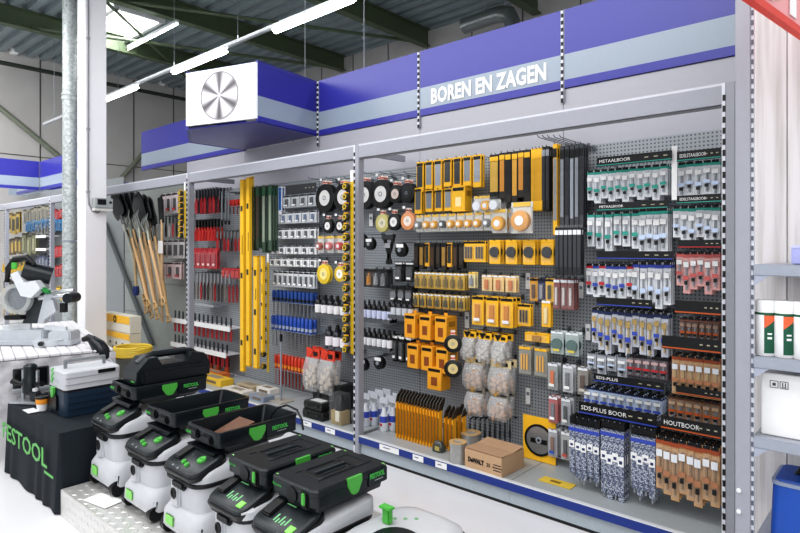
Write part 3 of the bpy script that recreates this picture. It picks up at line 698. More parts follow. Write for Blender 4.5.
# ============================================================ RIGHT-HAND SHELVING UNIT
YR = 2.40
xa, xb = P(735, 0, YR).x, P(751, 0, YR).x
o = thing('upright_post', 'tall wide grey upright at the right with two bolts near its foot', 'post', ((xa+xb)/2, YR, 0))
MB().box((0, .02, 2.0), (xb-xa, .04, 4.0), bev=.003).build('post_body', STEEL, o)
MB().box(((xb-xa)/2+.004, .01, 2.0), (.008, .012, 4.0)).build('slotted_edge', H('cdd0d8'), o)
m = MB()
for k in range(110): m.box(((xb-xa)/2+.004, .002, .05+k*.035), (.007, .006, .016))
m.build('slots', H('5a5f6c'), o)
for py in (490, 511):
    p = P(739, py, YR); MB().cyl((p.x-o.location.x, -.006, p.z), (p.x-o.location.x, .0, p.z), .008, n=12).build('bolt', H('eef0f2', rough=.2, metal=.6), o)
WOOD = None
def wood():
    m = bpy.data.materials.new('whitewashed_planks'); m.use_nodes = True; nt = m.node_tree; b = nt.nodes['Principled BSDF']; b.inputs['Roughness'].default_value = .6
    tc = nt.nodes.new('ShaderNodeTexCoord'); mp = nt.nodes.new('ShaderNodeMapping'); mp.inputs['Scale'].default_value = (30, 30, 1.2)
    n = nt.nodes.new('ShaderNodeTexNoise'); n.inputs['Scale'].default_value = 1.5; n.inputs['Detail'].default_value = 5
    nt.links.new(tc.outputs['Object'], mp.inputs[0]); nt.links.new(mp.outputs[0], n.inputs['Vector'])
    r = nt.nodes.new('ShaderNodeValToRGB'); r.color_ramp.elements[0].color = (.50, .47, .46, 1); r.color_ramp.elements[0].position = .3; r.color_ramp.elements[1].color = (.70, .68, .69, 1); r.color_ramp.elements[1].position = .62
    nt.links.new(n.outputs['Fac'], r.inputs[0]); nt.links.new(r.outputs[0], b.inputs['Base Color']); return m
WOOD = wood()
o = thing('plank_backing', 'whitewashed vertical wooden plank backing of the right shelf unit', 'panel', (0, 2.76, 0))
MB().box((.1, .02, 2.0), (1.3, .01, 4.0)).build('backing_sheet', H('8c8780'), o)
for k in range(9): MB().box((-.48+k*.142, .005, 2.0), (.1395, .02, 4.0), bev=.002).build('plank', WOOD, o)
SHZ = [P(758, 264.5, YR).z, P(758, 357, YR).z, P(758, 437, YR).z, .62]
for z, l in zip(SHZ, ('top grey metal shelf at the right, at eye level', 'grey metal shelf carrying the spray cans', 'grey metal shelf carrying the white carton', 'lowest grey metal shelf at the right under the blue case')):
    o = thing('metal_shelf', l, 'shelf', (-.46, YR, z))
    MB().box((.5, .18, -.012), (1.0, .33, .022)).build('shelf_board', STEEL, o)
    MB().box((.5, .008, -.02), (1.0, .016, .04), bev=.003).build('front_edge', H('9aa0ac', rough=.4), o)
    MB().prism([(.004, -.04), (.05, -.04), (.004, -.075)], .002, .008, 'Y').build('bracket', H('a2a8b8'), o)
canl = ['white spray can with green and orange label, leftmost on the shelf', 'white spray can with green and orange label, second from left', 'white spray can with green and orange label, cut by the right edge']
for k, px in enumerate((765.5, 784.5, 804)):
    o = thing('spray_can', canl[k], 'spray can', (P(px, 0, 2.46).x, 2.46, SHZ[1]))
    MB().lathe([(.030, 0), (.033, .004), (.033, .155), (.030, .162)], n=28).build('can_body', WHITE, o)
    MB().lathe([(.0315, .162), (.0315, .196), (.029, .2)], n=28).build('cap', WHITE, o)
    MB().lathe([(.0335, .148), (.0335, .156)], n=28).build('green_ring', H('1d5a3f'), o)
    def arc(a0, a1, z0, z1, name, m_, z0b=None, r=.0336):
        m = MB(); m.grid(lambda u, v: Vector((r*math.sin(a0+(a1-a0)*u), -r*math.cos(a0+(a1-a0)*u), (z0+(z0b-z0)*u if z0b is not None else z0)+((z1)-(z0+(z0b-z0)*u if z0b is not None else z0))*v)), 10, 2)
        m.build(name, m_, o)
    R_ = .05
    arc(R_, R_+1.25, .012, .148, 'green_label', H('13573f'))
    arc(R_, R_+1.25, .10, .146, 'orange_label', H('e0683f'), z0b=.135, r=.0340)
    arc(R_+.3, R_+.75, .062, .07, 'label_print', WHITE, r=.0341); arc(R_+.3, R_+.75, .078, .084, 'label_print', WHITE, r=.0341)
o = thing('white_carton', 'plain white carton with two small printed handling symbols on the right shelf', 'box', (P(759, 0, 2.44).x+.09, 2.545, SHZ[2]))
MB().box((0, 0, .112), (.17, .19, .222), bev=.003).build('carton_body', WHITE, o)
MB().box((0, 0, .2235), (.168, .02, .001)).build('top_seam', H('b8b4b0'), o)
m = MB()
for x in (-.045, -.015):
    for dx, dz, w, h in ((0, .012, .024, .002), (0, -.012, .024, .002), (-.012, 0, .002, .024), (.012, 0, .002, .024)): m.box((x+dx, -.096, .185+dz), (w, .001, h))
m.box((-.045, -.096, .185), (.01, .001, .01)).box((-.019, -.096, .186), (.003, .001, .014)).box((-.011, -.096, .186), (.003, .001, .014)).box((-.015, -.096, .177), (.014, .001, .002))
m.build('handling_symbols', H('444444'), o)
o = thing('blue_case', 'bright blue plastic case on the lowest right shelf', 'tool case', (P(770, 0, 2.46).x+.15, 2.56, .622))
MB().loft([(0, 0, 0, .30, .22, .02), (0, 0, .19, .29, .21, .03), (0, 0, .215, .27, .19, .03)], seg=4).build('case_body', H('1c4fa8', rough=.4), o)
MB().loft([(0, 0, .195, .296, .216, .03), (0, 0, .208, .296, .216, .03)], seg=4).build('zip_line', H('8c98b0'), o)
MB().tube([(-.08, 0, .21), (-.06, 0, .25), (.06, 0, .25), (.08, 0, .21)], .012).build('handle', BLACK, o)
o = thing('pale_box', 'pale lilac blue box standing on the top right shelf at the picture edge', 'box', (P(793, 0, 2.5).x+.05, 2.52, SHZ[0]))
MB().box((0, 0, .03), (.1, .12, .058), bev=.004).build('box_body', H('a9aede'), o); MB().box((0, 0, .062), (.102, .122, .012), bev=.003).build('lid', H('c2c6ea'), o)
# red bordered hanging sign
sg = thing('hanging_sign', 'pink sign with red border and white letters cut off in the top right corner', 'sign', P(777, 17, 1.95), math.radians(81.8))
MB().box((0, 0, .2), (1.6, .012, .4)).build('sign_face', mat(hexc('f0a9ac'), noise=.02, ), sg)
m = MB().box((0, 0, .0), (1.62, .02, .022)).box((0, 0, .4), (1.62, .02, .022)).box((-.8, 0, .2), (.022, .02, .4)).box((.8, 0, .2), (.022, .02, .4)); m.build('red_border', H('e0402f'), sg)
text('ACTIE', .36, mat((.98, .97, .97), noise=0), sg, (-.50, -.009, .035), bold=.01)
MB().cyl((-.6, 0, .4), (-.6, 0, 4.0), .004, n=5).cyl((.6, 0, .4), (.6, 0, 4.0), .004, n=5).build('wire', DSTEEL, sg)
# ============================================================ PRODUCTS ON THE WALL
TC = {}
HK = {}
def hook(x, z, y0, label='thin steel peg hook sticking out of the perforated panel', grp='peg hooks', price=False):
    "peg hook from the panel to y0"
    k = (round(y0, 2), price)
    ln = YB-y0
    if k not in HK:
        o = thing('peg_hook', label, 'hook', (0, 0, -50), 0, grp)
        MB().tube([(0, 0, 0), (0, -ln+.02, 0), (0, -ln, .012)], .0028, n=6).build('rod', HOOK, o)
        MB().box((0, -.004, 0), (.022, .006, .035)).build('mount_plate', HOOK, o)
        if price: MB().box((0, -ln-.002, .012), (.03, .002, .022)).build('price_tag', WHITE, o)
        HK[k] = o; o.location = (x, YB, z); tag(o, label, None, grp); return o
    return dup(HK[k], (x, YB, z), label, grp)
def bitpack(name, w, h, card, head, band, bit, window='clear', lab=WHITE):
    h *= 1.08
    o = thing(name, '', 'drill bit pack')
    MB().box((0, 0, -h/2), (w, .003, h)).build('card', card, o)
    MB().box((0, -.004, -h*.09), (w, .004, h*.08)).build('header', head, o)
    MB().box((0, -.005, -h*.02), (w*.8, .008, h*.07)).build('hanger_clip', BLACK, o)
    c = MB().box((0, -.010, -h*.56), (w*.86, .015, h*.80), bev=.003, seg=1).build('clear_sleeve', CLEAR, o)
    m = MB(); m.cyl((0, -.009, -h*.22), (0, -.009, -h*.90), w*.15, n=8); m.build('drill_bit', bit, o)
    MB().box((0, -.019, -h*.30), (w*.74, .0015, h*.13)).build('label', lab, o)
    MB().box((0, -.019, -h*.62), (w*.80, .0015, h*.10)).build('colour_band', band, o)
    MB().box((0, -.0195, -h*.74), (w*.45, .0015, h*.09)).build('print', BLACK, o)
    return o
def sds_mat():
    m = bpy.data.materials.new('printed_sleeve'); m.use_nodes = True; nt = m.node_tree; b = nt.nodes['Principled BSDF']; b.inputs['Roughness'].default_value = .25
    tc = nt.nodes.new('ShaderNodeTexCoord'); v = nt.nodes.new('ShaderNodeTexVoronoi'); v.inputs['Scale'].default_value = 120
    nt.links.new(tc.outputs['Object'], v.inputs['Vector']); r = nt.nodes.new('ShaderNodeValToRGB'); nt.links.new(v.outputs['Distance'], r.inputs[0])
    r.color_ramp.elements[0].position = .35; r.color_ramp.elements[0].color = (.52, .55, .62, 1); r.color_ramp.elements[1].position = .6; r.color_ramp.elements[1].color = (.10, .12, .19, 1)
    nt.links.new(r.outputs[0], b.inputs['Base Color']); return m
SDSM = sds_mat()
def sdspack(name, w, h, card, head, band, bit, **k):
    o = thing(name, '', 'drill bit pack')
    MB().box((0, -.002, -.02), (w*.9, .010, .05), bev=.002).build('hanger_clip', BLACK, o)
    MB().loft([(0, -.006, -h, w*.8, .020, .006), (0, -.006, -.05, w*.9, .022, .006)], seg=2).build('sleeve', bit, o)
    MB().box((0, -.018, -.075), (w*.92, .003, .022)).build('header', head, o)
    MB().box((0, -.0185, -h*.48), (w*.8, .003, h*.12)).build('label', WHITE, o)
    MB().box((0, -.0205, -h*.49), (w*.4, .001, h*.04)).build('print', band, o)
    m = MB(); m.cyl((0, -.006, -h-.03), (0, -.006, -h+.02), w*.14, n=7); m.build('drill_tip', DSTEEL, o)
    return o
def blistercard(name, w, h, card, win, toolm, lab=WHITE, tool='bar', cat='tool pack'):
    o = thing(name, '', cat)
    MB().box((0, 0, -h/2), (w, .004, h), bev=.001, seg=1).build('card', card, o)
    MB().box((0, -.004, -h*.07), (w*.9, .003, h*.09)).build('header', win, o)
    MB().box((0, -.012, -h*.57), (w*.8, .02, h*.7), bev=.004, seg=1).build('clear_blister', CLEAR, o)
    m = MB()
    if tool == 'bar': m.box((0, -.010, -h*.57), (w*.35, .012, h*.58), bev=.002, seg=1)
    elif tool == 'bars':
        for k in (-1, 0, 1): m.box((k*w*.22, -.010, -h*.55), (w*.1, .010, h*.55))
    elif tool == 'disc': m.cyl((0, -.004, -h*.57), (0, -.014, -h*.57), min(w*.42, h*.3), n=22)
    elif tool == 'half': m.lathe([(w*.40, -.004), (w*.40, -.016)], (0, 0, -h*.5), n=20, axis='Y').box((w*.12, -.012, -h*.66), (w*.3, .01, h*.12))
    elif tool == 'plug': m.cyl((0, -.012, -h*.38), (0, -.012, -h*.82), w*.24, w*.30, n=12).cyl((0, -.012, -h*.2), (0, -.012, -h*.40), w*.10, n=8)
    m.build('contents', toolm, o)
    if lab: MB().box((w*.02, -.0235, -h*.80), (w*.5, .0015, h*.1)).build('label', lab, o)
    return o
def longpack(name, w, h, body, win, label_m=None):
    o = thing(name, '', 'blade pack')
    MB().box((0, -.006, -h/2), (w, .014, h), bev=.002, seg=1).build('sleeve', body, o)
    MB().box((0, -.0145, -h*.5), (w*.72, .002, h*.68)).build('window', win, o)
    MB().box((0, -.0145, -h*.1), (w*.85, .002, h*.10)).build('header', label_m or BLACK, o)
    MB().box((0, -.006, .008), (w*.4, .003, .02)).build('hanging_tab', CLEAR, o)
    return o
def driver(name, w, h, hand, shaft, collar):
    o = thing(name, '', 'screwdriver')
    MB().lathe([(w*.22, 0), (w*.40, -h*.04), (w*.42, -h*.22), (w*.30, -h*.36), (w*.36, -h*.44), (w*.2, -h*.48)], n=10).build('handle', hand, o)
    MB().lathe([(w*.36, -h*.40), (w*.36, -h*.30)], n=10).build('collar', collar, o)
    MB().cyl((0, 0, -h*.46), (0, 0, -h), w*.10, n=6).build('shaft', shaft, o)
    return o
def plier(name, w, h, hand, jaw):
    o = thing(name, '', 'pliers')
    MB().prism([(-w*.2, -h*.02), (0, 0), (w*.2, -h*.02), (w*.25, -h*.3), (0, -h*.42), (-w*.25, -h*.3)], -.012, -.002, 'Y').build('jaws', jaw, o)
    for s in (-1, 1): MB().tube([(s*w*.08, -.008, -h*.36), (s*w*.30, -.008, -h*.6), (s*w*.22, -.008, -h)], [w*.10, w*.14, w*.10], n=7).build('handle', hand, o)
    return o
def disc(name, r, body, center, hub='tag'):
    o = thing(name, '', 'disc')
    MB().lathe([(r, 0), (r, -.006), (r*.96, -.008)], (0, 0, -r-.02), n=36, axis='Y').build('disc_body', body, o)
    MB().lathe([(r*.56, -.007), (r*.56, -.0095)], (0, 0, -r-.02), n=28, axis='Y').build('paper_label', center, o)
    MB().ring((0, -.010, -r-.02), r*.17, r*.11, .003, n=18).build('arbor_ring', DSTEEL, o)
    MB().box((0, -.004, -.006), (r*.5, .003, .04)).build('hanging_tag', H('e8d8cf'), o)
    MB().box((0, -.0062, -.008), (r*.5, .002, .012)).build('tag_stripe', H('c9563f'), o)
    return o
def bottle(name, w, h, body, lab, cap):
    o = thing(name, '', 'bottle')
    MB().lathe([(w*.36, 0), (w*.42, .006), (w*.42, h*.66), (w*.30, h*.78), (w*.16, h*.82)], n=14).build('bottle_body', body, o)
    MB().lathe([(w*.425, h*.16), (w*.425, h*.56)], n=14).build('label', lab, o)
    MB().lathe([(w*.20, h*.80), (w*.16, h)], n=12).build('cap', cap, o)
    return o
BAGM = mat((.8, .8, .8), rough=.12, noise=0, alpha=.30)
def bagpack(name, w, h, top, body, badge):
    o = thing(name, '', 'bag pack')
    MB().box((0, 0, -h*.12), (w, .006, h*.24)).build('header_card', top, o)
    MB().loft([(0, -.02, -h, w*.85, .03, .01), (0, -.03, -h*.85, w, .07, .025), (0, -.03, -h*.5, w*.98, .07, .02), (0, -.008, -h*.22, w*.95, .02, .005)], seg=3).build('plastic_bag', BAGM, o)
    m = MB().prism([(-w*.45, -h*.02), (w*.1, -h*.02), (-w*.2, -h*.22)], -.010, -.004, 'Y'); m.build('badge', badge, o)
    MB().box((w*.2, -.006, -h*.13), (w*.3, .003, h*.10)).build('print', BLACK, o)
    m = MB()
    rr = random.Random(3)
    for k in range(34): m.box((rr.uniform(-.38, .38)*w, rr.uniform(-.05, -.01), -h*rr.uniform(.42, .93)), (w*.16, .012, h*.09), rot=Matrix.Rotation(rr.uniform(0, 3), 4, 'Y'))
    m.build('contents', body, o)
    return o
def ybox(name, w, h, d, body=YEL, win=BLACK):
    o = thing(name, '', 'box')
    MB().box((0, 0, -h/2), (w, d, h), bev=.003, seg=1).build('carton', body, o)
    MB().box((0, -d/2-.001, -h*.62), (w*.42, .002, h*.36)).build('picture_panel', win, o)
    MB().box((0, -d/2-.001, -h*.14), (w*.82, .002, h*.12)).build('header_print', BLACK, o)
    MB().box((w/2+.001, 0, -h*.3), (.002, d*.6, h*.2)).build('side_print', H('a97a20'), o)
    MB().box((0, 0, .012), (w*.3, .004, .024)).build('hanging_tab', body, o)
    return o
def row(tmpl, x0, x1, n, ytop, label, group, Y=3.70, depth=3, dy=.034, hk=True, jit=.0, price=False, sag=0, every=None):
    """n hooks from pixel column x0 to x1 (taken as places on the plane Y), each with depth packs behind one another.
    tmpl: one template or a list (cycled / random)"""
    a = P(x0, ytop, Y); b = P(x1, ytop, Y); tl = tmpl if isinstance(tmpl, list) else [tmpl]
    out = []
    for i in range(n):
        x = a.x+(b.x-a.x)*(i/(n-1) if n > 1 else 0)
        z = a.z+random.uniform(-jit, jit)
        src = tl[i % len(tl)]
        if hk: hook(x, z-.004, Y-.03, price=price)
        for k in range(depth):
            first = not src.get('used')
            o = src if first else dup(src)
            if first: src['used'] = 1
            o.location = (x+random.uniform(-.002, .002), Y+k*dy, z-sag*k)
            o['label'] = label; o['group'] = group
            out.append(o)
    return out
def wpx(px, Y, n):   # world size of n vertical pixels at pixel column px on plane Y
    return n*S(px, Y)/F
def spx(x0, x1, n, Y=3.70): return abs(P(x1, 0, Y).x-P(x0, 0, Y).x)/max(1, n-1)
def hdr(x0, x1, ytop, hpx, label, title=None, Y=3.60, col=BLACK, stripe=None, small=None):
    a, b = P(x0, ytop, Y), P(x1, ytop, Y); h = wpx(x0, Y, hpx); w = b.x-a.x
    o = thing('header_strip', label, 'sign strip', ((a.x+b.x)/2, Y, a.z))
    MB().box((0, 0, -h/2), (w, .006, h)).build('strip', col, o)
    if stripe: MB().box((0, -.0035, -h*.88), (w, .002, h*.11)).build('colour_line', stripe, o)
    if title: text(title, h*.5, WHITE, o, (-w/2+.015, -.0045, -h*.62), width=min(w*.60, h*.34*len(title)))
    m = MB()
    for k in range(3): m.box((w*(.18+.12*k), -.004, -h*.45), (w*.05, .001, h*.10))
    m.build('small_print', H('b9b39a'), o)
    for s in (-1, 1): MB().box((s*w*.45, (YB-Y)/2, -h*.5), (.006, YB-Y-.01, .012)).build('arm', DSTEEL, o)
    return o
TEAL = H('2f9a8b'); PBL = H('3a4fb0'); PW = H('e6e9ee', rough=.4); RED = H('c03038'); GOLD = H('b49a62'); STL = H('9aa0a8', rough=.3, metal=.5)
ORN = H('c05a26'); TAN = H('c79b6b'); BRN = H('6a4632'); NAVY = H('22305e'); LTB = H('c4d3ec'); PINK = H('e3a8a4')
G_ = 'packs of the same row'
# ---- right third: drill bits
def W(x0, x1, n, Y=3.70, f=.96): return spx(x0, x1, n, Y)*f
hdr(597, 672, 158, 9, 'black header strip METAALBOOR, upper of the two, green lined', 'METAALBOOR', stripe=TEAL)
hdr(677, 721, 152, 10, 'black header strip EDELSTAALBOOR, upper, at the right post', 'EDELSTAALBOOR', stripe=TEAL)
w = W(591, 665, 11)
row([bitpack('drill_bit_pack', w, wpx(591, 3.7, h), PW, TEAL, TEAL, STL) for h in (27, 30, 26, 29)], 591, 664, 11, 171, 'clear white drill bit pack with teal header in the top row of the METAALBOOR section', 'teal packs, top row left')
w = W(681, 717, 5)
row([bitpack('drill_bit_pack', w, wpx(681, 3.7, h), PW, TEAL, LTB, STL) for h in (33, 30)], 682, 716, 5, 163, 'clear white drill bit pack with teal header in the top row of the EDELSTAALBOOR section', 'teal packs, top row right')
hdr(597, 668, 204, 7, 'black header strip METAALBOOR, lower of the two, with green line', 'METAALBOOR', stripe=TEAL)
hdr(677, 721, 196, 8, 'black header strip EDELSTAALBOOR, lower, at the right post', 'EDELSTAALBOOR', stripe=TEAL)
w = W(591, 662, 10)
row([bitpack('drill_bit_pack', w, wpx(591, 3.7, h), PW, TEAL, TEAL, STL) for h in (31, 33, 36, 30)], 591, 636, 6, 213, 'long clear drill bit pack with teal header in the second METAALBOOR row', 'teal packs, second row left')
row([bitpack('drill_bit_pack', w, wpx(640, 3.7, h), PW, TEAL, LTB, STL) for h in (42, 40)], 643, 664, 4, 209, 'extra long clear drill bit pack ending lowest in the second METAALBOOR row', 'long teal packs, second row')
row([bitpack('drill_bit_pack', W(676, 717, 6), wpx(676, 3.7, h), PW, TEAL, LTB, STL) for h in (28, 32, 36)], 677, 716, 6, 207, 'clear drill bit pack with teal header in the second EDELSTAALBOOR row', 'teal packs, second row right')
hdr(597, 673, 251, 8, 'black header strip above the blue and white packs of the third row', None, stripe=PBL)
hdr(678, 721, 240, 8, 'black header strip with red line above the red and white packs', None, stripe=RED)
row([bitpack('drill_bit_pack', W(589, 667, 12), wpx(589, 3.7, h), PW, c, c, STL) for h, c in ((28, RED), (30, PBL), (28, RED), (31, PBL), (33, PBL), (30, PBL))], 590, 630, 7, 264, 'clear drill bit pack with blue or red header in the left of the third row', 'blue and red packs, third row')
row([bitpack('drill_bit_pack', W(589, 667, 12), wpx(635, 3.7, h), PW, PBL, LTB, STL) for h in (38, 42)], 636, 667, 5, 262, 'tall clear drill bit pack with blue header at the right of the third row', 'tall blue packs, third row')
row([bitpack('drill_bit_pack', W(679, 717, 6), wpx(679, 3.7, h), PINK, H('c4605c'), H('c4605c'), STL) for h in (31, 38, 34)], 680, 716, 6, 252, 'clear drill bit pack with red header near the right post', 'red packs, third row right')
hdr(597, 652, 297, 8, 'black header strip over the blue and gold patterned packs', None, stripe=PBL)
row([bitpack('drill_bit_pack', W(596, 663, 11), wpx(596, 3.7, h), H('c8cbd6'), NAVY, PBL, GOLD, lab=GOLD) for h in (32, 38, 42)], 595, 665, 11, 308, 'patterned blue and gold drill bit pack in the fourth row', 'blue and gold packs, fourth row')
hdr(675, 721, 300, 13, 'black header tray with orange line above the brown wood drill packs', None, stripe=ORN, Y=3.56)
row([bitpack('drill_bit_pack', W(684, 717, 6), wpx(684, 3.7, 20), BRN, H('8b5a4c'), ORN, STL, lab=H('a98a78'))], 683, 716, 6, 318, 'small brown drill bit pack in the short row under the orange lined tray', 'small brown packs')
hdr(662, 721, 335, 13, 'black header strip with orange line, the wider one in the middle of the right post', None, stripe=ORN, Y=3.54)
row([bitpack('drill_bit_pack', W(676, 717, 6), wpx(676, 3.65, 37), TAN, H('a04a26'), H('b07a58'), GOLD, lab=PW)], 676, 716, 6, 354, 'tan wood drill pack with orange header in the upper tan row', 'tan packs, upper row', Y=3.66)
row([bitpack('drill_bit_pack', W(592, 630, 5), wpx(592, 3.7, h), H('b8bcc4'), DSTEEL, LTB, STL) for h in (15, 19)], 592, 622, 4, 352, 'small grey bit pack under the blue and gold row', 'small grey packs')
row([bitpack('drill_bit_pack', W(630, 665, 5), wpx(630, 3.7, 20), H('5c4a50'), BLACK, RED, STL, lab=H('c9a9a9'))], 631, 664, 5, 354, 'small dark bit pack with red band right of the grey ones', 'small dark red packs')
hdr(594, 664, 373, 8, 'rear black header strip over the short blue hammer drill packs', 'SDS-PLUS', stripe=PBL)
row([bitpack('drill_bit_pack', W(587, 660, 9), wpx(587, 3.7, 20), LTB, NAVY, PBL, STL)], 588, 658, 9, 386, 'short blue topped hammer drill pack behind the front hammer drill header strip', 'short blue packs')
hdr(676, 721, 385, 8, 'black header strip with orange line above the lower brown packs', None, stripe=ORN)
row([bitpack('drill_bit_pack', W(672, 717, 6), wpx(672, 3.7, 22), H('a57a58'), BRN, ORN, STL, lab=H('c9a98a'))], 673, 716, 6, 395, 'short brown wood drill pack behind the HOUTBOOR strip', 'short brown packs')
hdr(579, 657, 401, 12, 'front black header strip over the long patterned hammer drill sleeves', 'SDS-PLUS BOOR', Y=3.50, stripe=PBL)
hdr(661, 721, 415, 13, 'black header strip HOUTBOOR with orange line', 'HOUTBOOR', Y=3.48, stripe=ORN)
row([sdspack('hammer_drill_pack', W(572, 600, 5, 3.50), wpx(572, 3.5, h), PW, PBL, NAVY, SDSM) for h in (55, 58, 60)], 573, 597, 5, 416, 'long patterned hammer drill sleeve with blue header, in the left bunch', 'left bunch of hammer drill sleeves', Y=3.46, depth=3)
row([sdspack('hammer_drill_pack', W(572, 600, 5, 3.50), wpx(600, 3.5, h), PW, PBL, NAVY, SDSM) for h in (70, 76)], 605, 622, 4, 420, 'extra long patterned hammer drill sleeve in the middle bunch, ending lowest', 'middle bunch of hammer drill sleeves', Y=3.46, depth=3)
row([sdspack('hammer_drill_pack', W(572, 600, 5, 3.50), wpx(630, 3.5, h), PW, PBL, NAVY, SDSM) for h in (60, 66)], 635, 653, 4, 426, 'patterned hammer drill sleeve in the right bunch beside the wood drills', 'right bunch of hammer drill sleeves', Y=3.46, depth=3)
row([bitpack('wood_drill_pack', W(656, 718, 8, 3.44, .96), wpx(656, 3.44, h), TAN, H('a04a26'), H('b07a58'), H('9a7a55'), lab=PW) for h in (48, 52, 56)], 660, 715, 8, 436, 'large tan wood drill pack with orange header in the lowest row by the right post', 'large tan wood drill packs', Y=3.44, depth=4, dy=.04)
o = thing('divider_strip', 'narrow white vertical strip between the METAALBOOR and EDELSTAALBOOR sections', 'strip', P(674.5, 200, 3.62)); MB().box((0, 0, wpx(674, 3.62, 27)), (.03, .004, wpx(674, 3.62, 54))).build('strip', WHITE, o); MB().box((0, .12, wpx(674, 3.62, 50)), (.008, .23, .01)).build('arm', DSTEEL, o)
# ---- middle third: yellow packs
def blade(w, h, win='6a6f78'): return longpack('saw_blade_pack', w*.86, h, YEL, H(win))
w = W(421, 476, 7)
row([blade(w, wpx(421, 3.7, h), c) for h, c in ((30, '3a3d40'), (28, '8a8f96'), (30, '9a9fa8'), (27, '44474a'))], 421, 478, 7, 162, 'narrow yellow blade pack with grey window in the top row', 'yellow blade packs, top row', depth=2)
row([blade(w, wpx(421, 3.7, 26), '55585c')], 419, 419, 1, 188, 'narrow yellow blade pack at the far left of the second row', 'yellow blade packs, second row left', depth=2)
row([blade(w, wpx(430, 3.7, 22), c) for c in ('7a8088', '55585c', '8a8f96')], 430, 449, 3, 190, 'short yellow blade pack left of the big yellow box', 'yellow blade packs, second row', depth=2)
o = ybox('blade_box', wpx(460, 3.7, 16), wpx(460, 3.7, 26), .10, YEL, H('f4e2a8')); o['label'] = 'big plain yellow box between the blade packs and the clamshells'; o['group'] = 'big yellow box'; del o['group']; o.location = P(462, 186, 3.72)
row([longpack('sabre_blade_pack', W(490, 500, 2, f=.55), wpx(490, 3.7, 44), BLACK, H('c9a24a'), YEL)], 493, 497, 2, 155, 'long dark sabre saw blade pack, left pair above the big clamshell', 'long dark blade packs, left', depth=3)
row([longpack('sabre_blade_pack', W(505, 531, 5), wpx(505, 3.7, h), H('2a2622'), H(c), YEL) for h, c in ((46, 'c98b3a'), (50, '141414'), (52, 'd6a040'))], 503, 528, 5, 153, 'long dark and yellow sabre saw blade pack above the round blade clamshell', 'long dark blade packs, middle', depth=3)
row([longpack('sabre_blade_pack', .035, wpx(535, 3.7, 62), YEL, H('d09c20'), YEL)], 534, 541, 3, 149, 'long plain yellow sabre blade sleeve right of the dark ones', 'long yellow blade sleeves', depth=3)
row([longpack('long_strip_pack', .03, wpx(548, 3.7, 64), H('17181b'), H('2b2d31'), DSTEEL)], 544, 548, 2, 147, 'long black blade strip right of the yellow sleeves', 'black strips', depth=3)
row([longpack('long_drill_sleeve', .032, wpx(556, 3.66, 92), YEL, H('8a8d92'), BLACK)], 556, 556, 1, 144, 'very long yellow sleeve with grey centre left of the long grey drills', 'long yellow sleeve', depth=3)
row([longpack('long_drill_sleeve', .030, wpx(565, 3.66, h), H('4a4d52', rough=.35), H(c), BLACK) for h, c in ((86, '8a8f96'), (84, '2c2e33'), (88, '9aa0a8'))], 563, 582, 5, 146, 'very long dark grey masonry drill sleeve hanging from the top hooks', 'very long grey sleeves', depth=3)
row([longpack('long_drill_sleeve', .03, wpx(556, 3.62, 46), H('25272b'), H('3c3f44'), PW)], 558, 580, 6, 228, 'dark drill sleeve with white top hanging below the very long ones', 'dark white topped sleeves', Y=3.60, depth=2)
for px in (541, 546, 551, 557, 563): hook(P(px, 0, 3.5).x, P(px, 138, 3.5).z, 3.45, 'empty curved peg hook above the long grey sleeves', 'empty hooks over the long sleeves')
# clamshells with round yellow hole saws
def clam(w, h, body, top=PW, name='hole_saw_pack'):
    o = thing(name, '', 'clamshell pack')
    MB().box((0, 0, -h*.5), (w, .004, h), bev=.001, seg=1).build('backing', H('cfcfcb'), o)
    MB().lathe([(w*.42, -.002), (w*.42, -.035), (w*.36, -.042)], (0, 0, -h*.60), n=22, axis='Y').build('hole_saw', body, o)
    MB().lathe([(w*.2, -.042), (w*.2, -.045)], (0, 0, -h*.60), n=16, axis='Y').build('label', top, o)
    MB().box((0, -.02, -h*.55), (w*.98, .06, h*.86), bev=.012).build('clear_shell', CLEAR, o)
    MB().box((0, -.004, -h*.08), (w*.8, .004, h*.14)).build('header', H('e9c050'), o)
    return o
OY = H('e0a437')
row([clam(wpx(475, 3.7, 12), wpx(475, 3.7, 17), b) for b in (PW, OY, PW)], 479, 496, 3, 196, 'clear clamshell pack with round blade in the short row right of the big yellow box', 'small clamshells', depth=2, dy=.07)
row([clam(wpx(418, 3.7, 9), wpx(418, 3.7, 17), b) for b in (H('7d7f80'), OY, OY, H('55585a'), OY, OY, OY, OY)], 420, 488, 9, 215, 'clear clamshell pack with round yellow hole saw in the long row', 'hole saw clamshells', depth=2, dy=.07)
row([clam(wpx(498, 3.7, 17), wpx(498, 3.7, 24), OY)], 500, 500, 1, 209, 'larger yellow hole saw clamshell left of the round blade pack', 'larger clamshell', depth=2, dy=.07)
o = clam(wpx(521, 3.64, 24), wpx(521, 3.64, 31), H('d79b4c'), PW, 'circular_blade_pack'); o['label'] = 'large clear clamshell with a round orange saw blade and white sticker'; o.location = P(522, 202, 3.60)
row([longpack('jigsaw_blade_pack', W(416, 461, 8, f=.7), wpx(416, 3.7, h), H(c), H(d), BLACK) for h, c, d in ((24, '1b1a18', '3b322a'), (26, '2e2a26', '9c7a3c'), (23, 'e0a830', '2a2a2a'), (26, '1e1d1c', '4a3526'))], 417, 462, 9, 243, 'narrow dark jigsaw blade strip in the row under the hole saws', 'dark narrow strips', depth=2)
row([blistercard('bit_card', W(467, 480, 2, f=.9), wpx(470, 3.7, 21), YEL, BLACK, H('4a4a4c'), None, 'bars')], 469, 480, 2, 241, 'yellow card with narrow grey bits right of the dark strips', 'yellow cards beside the dark strips', depth=2)
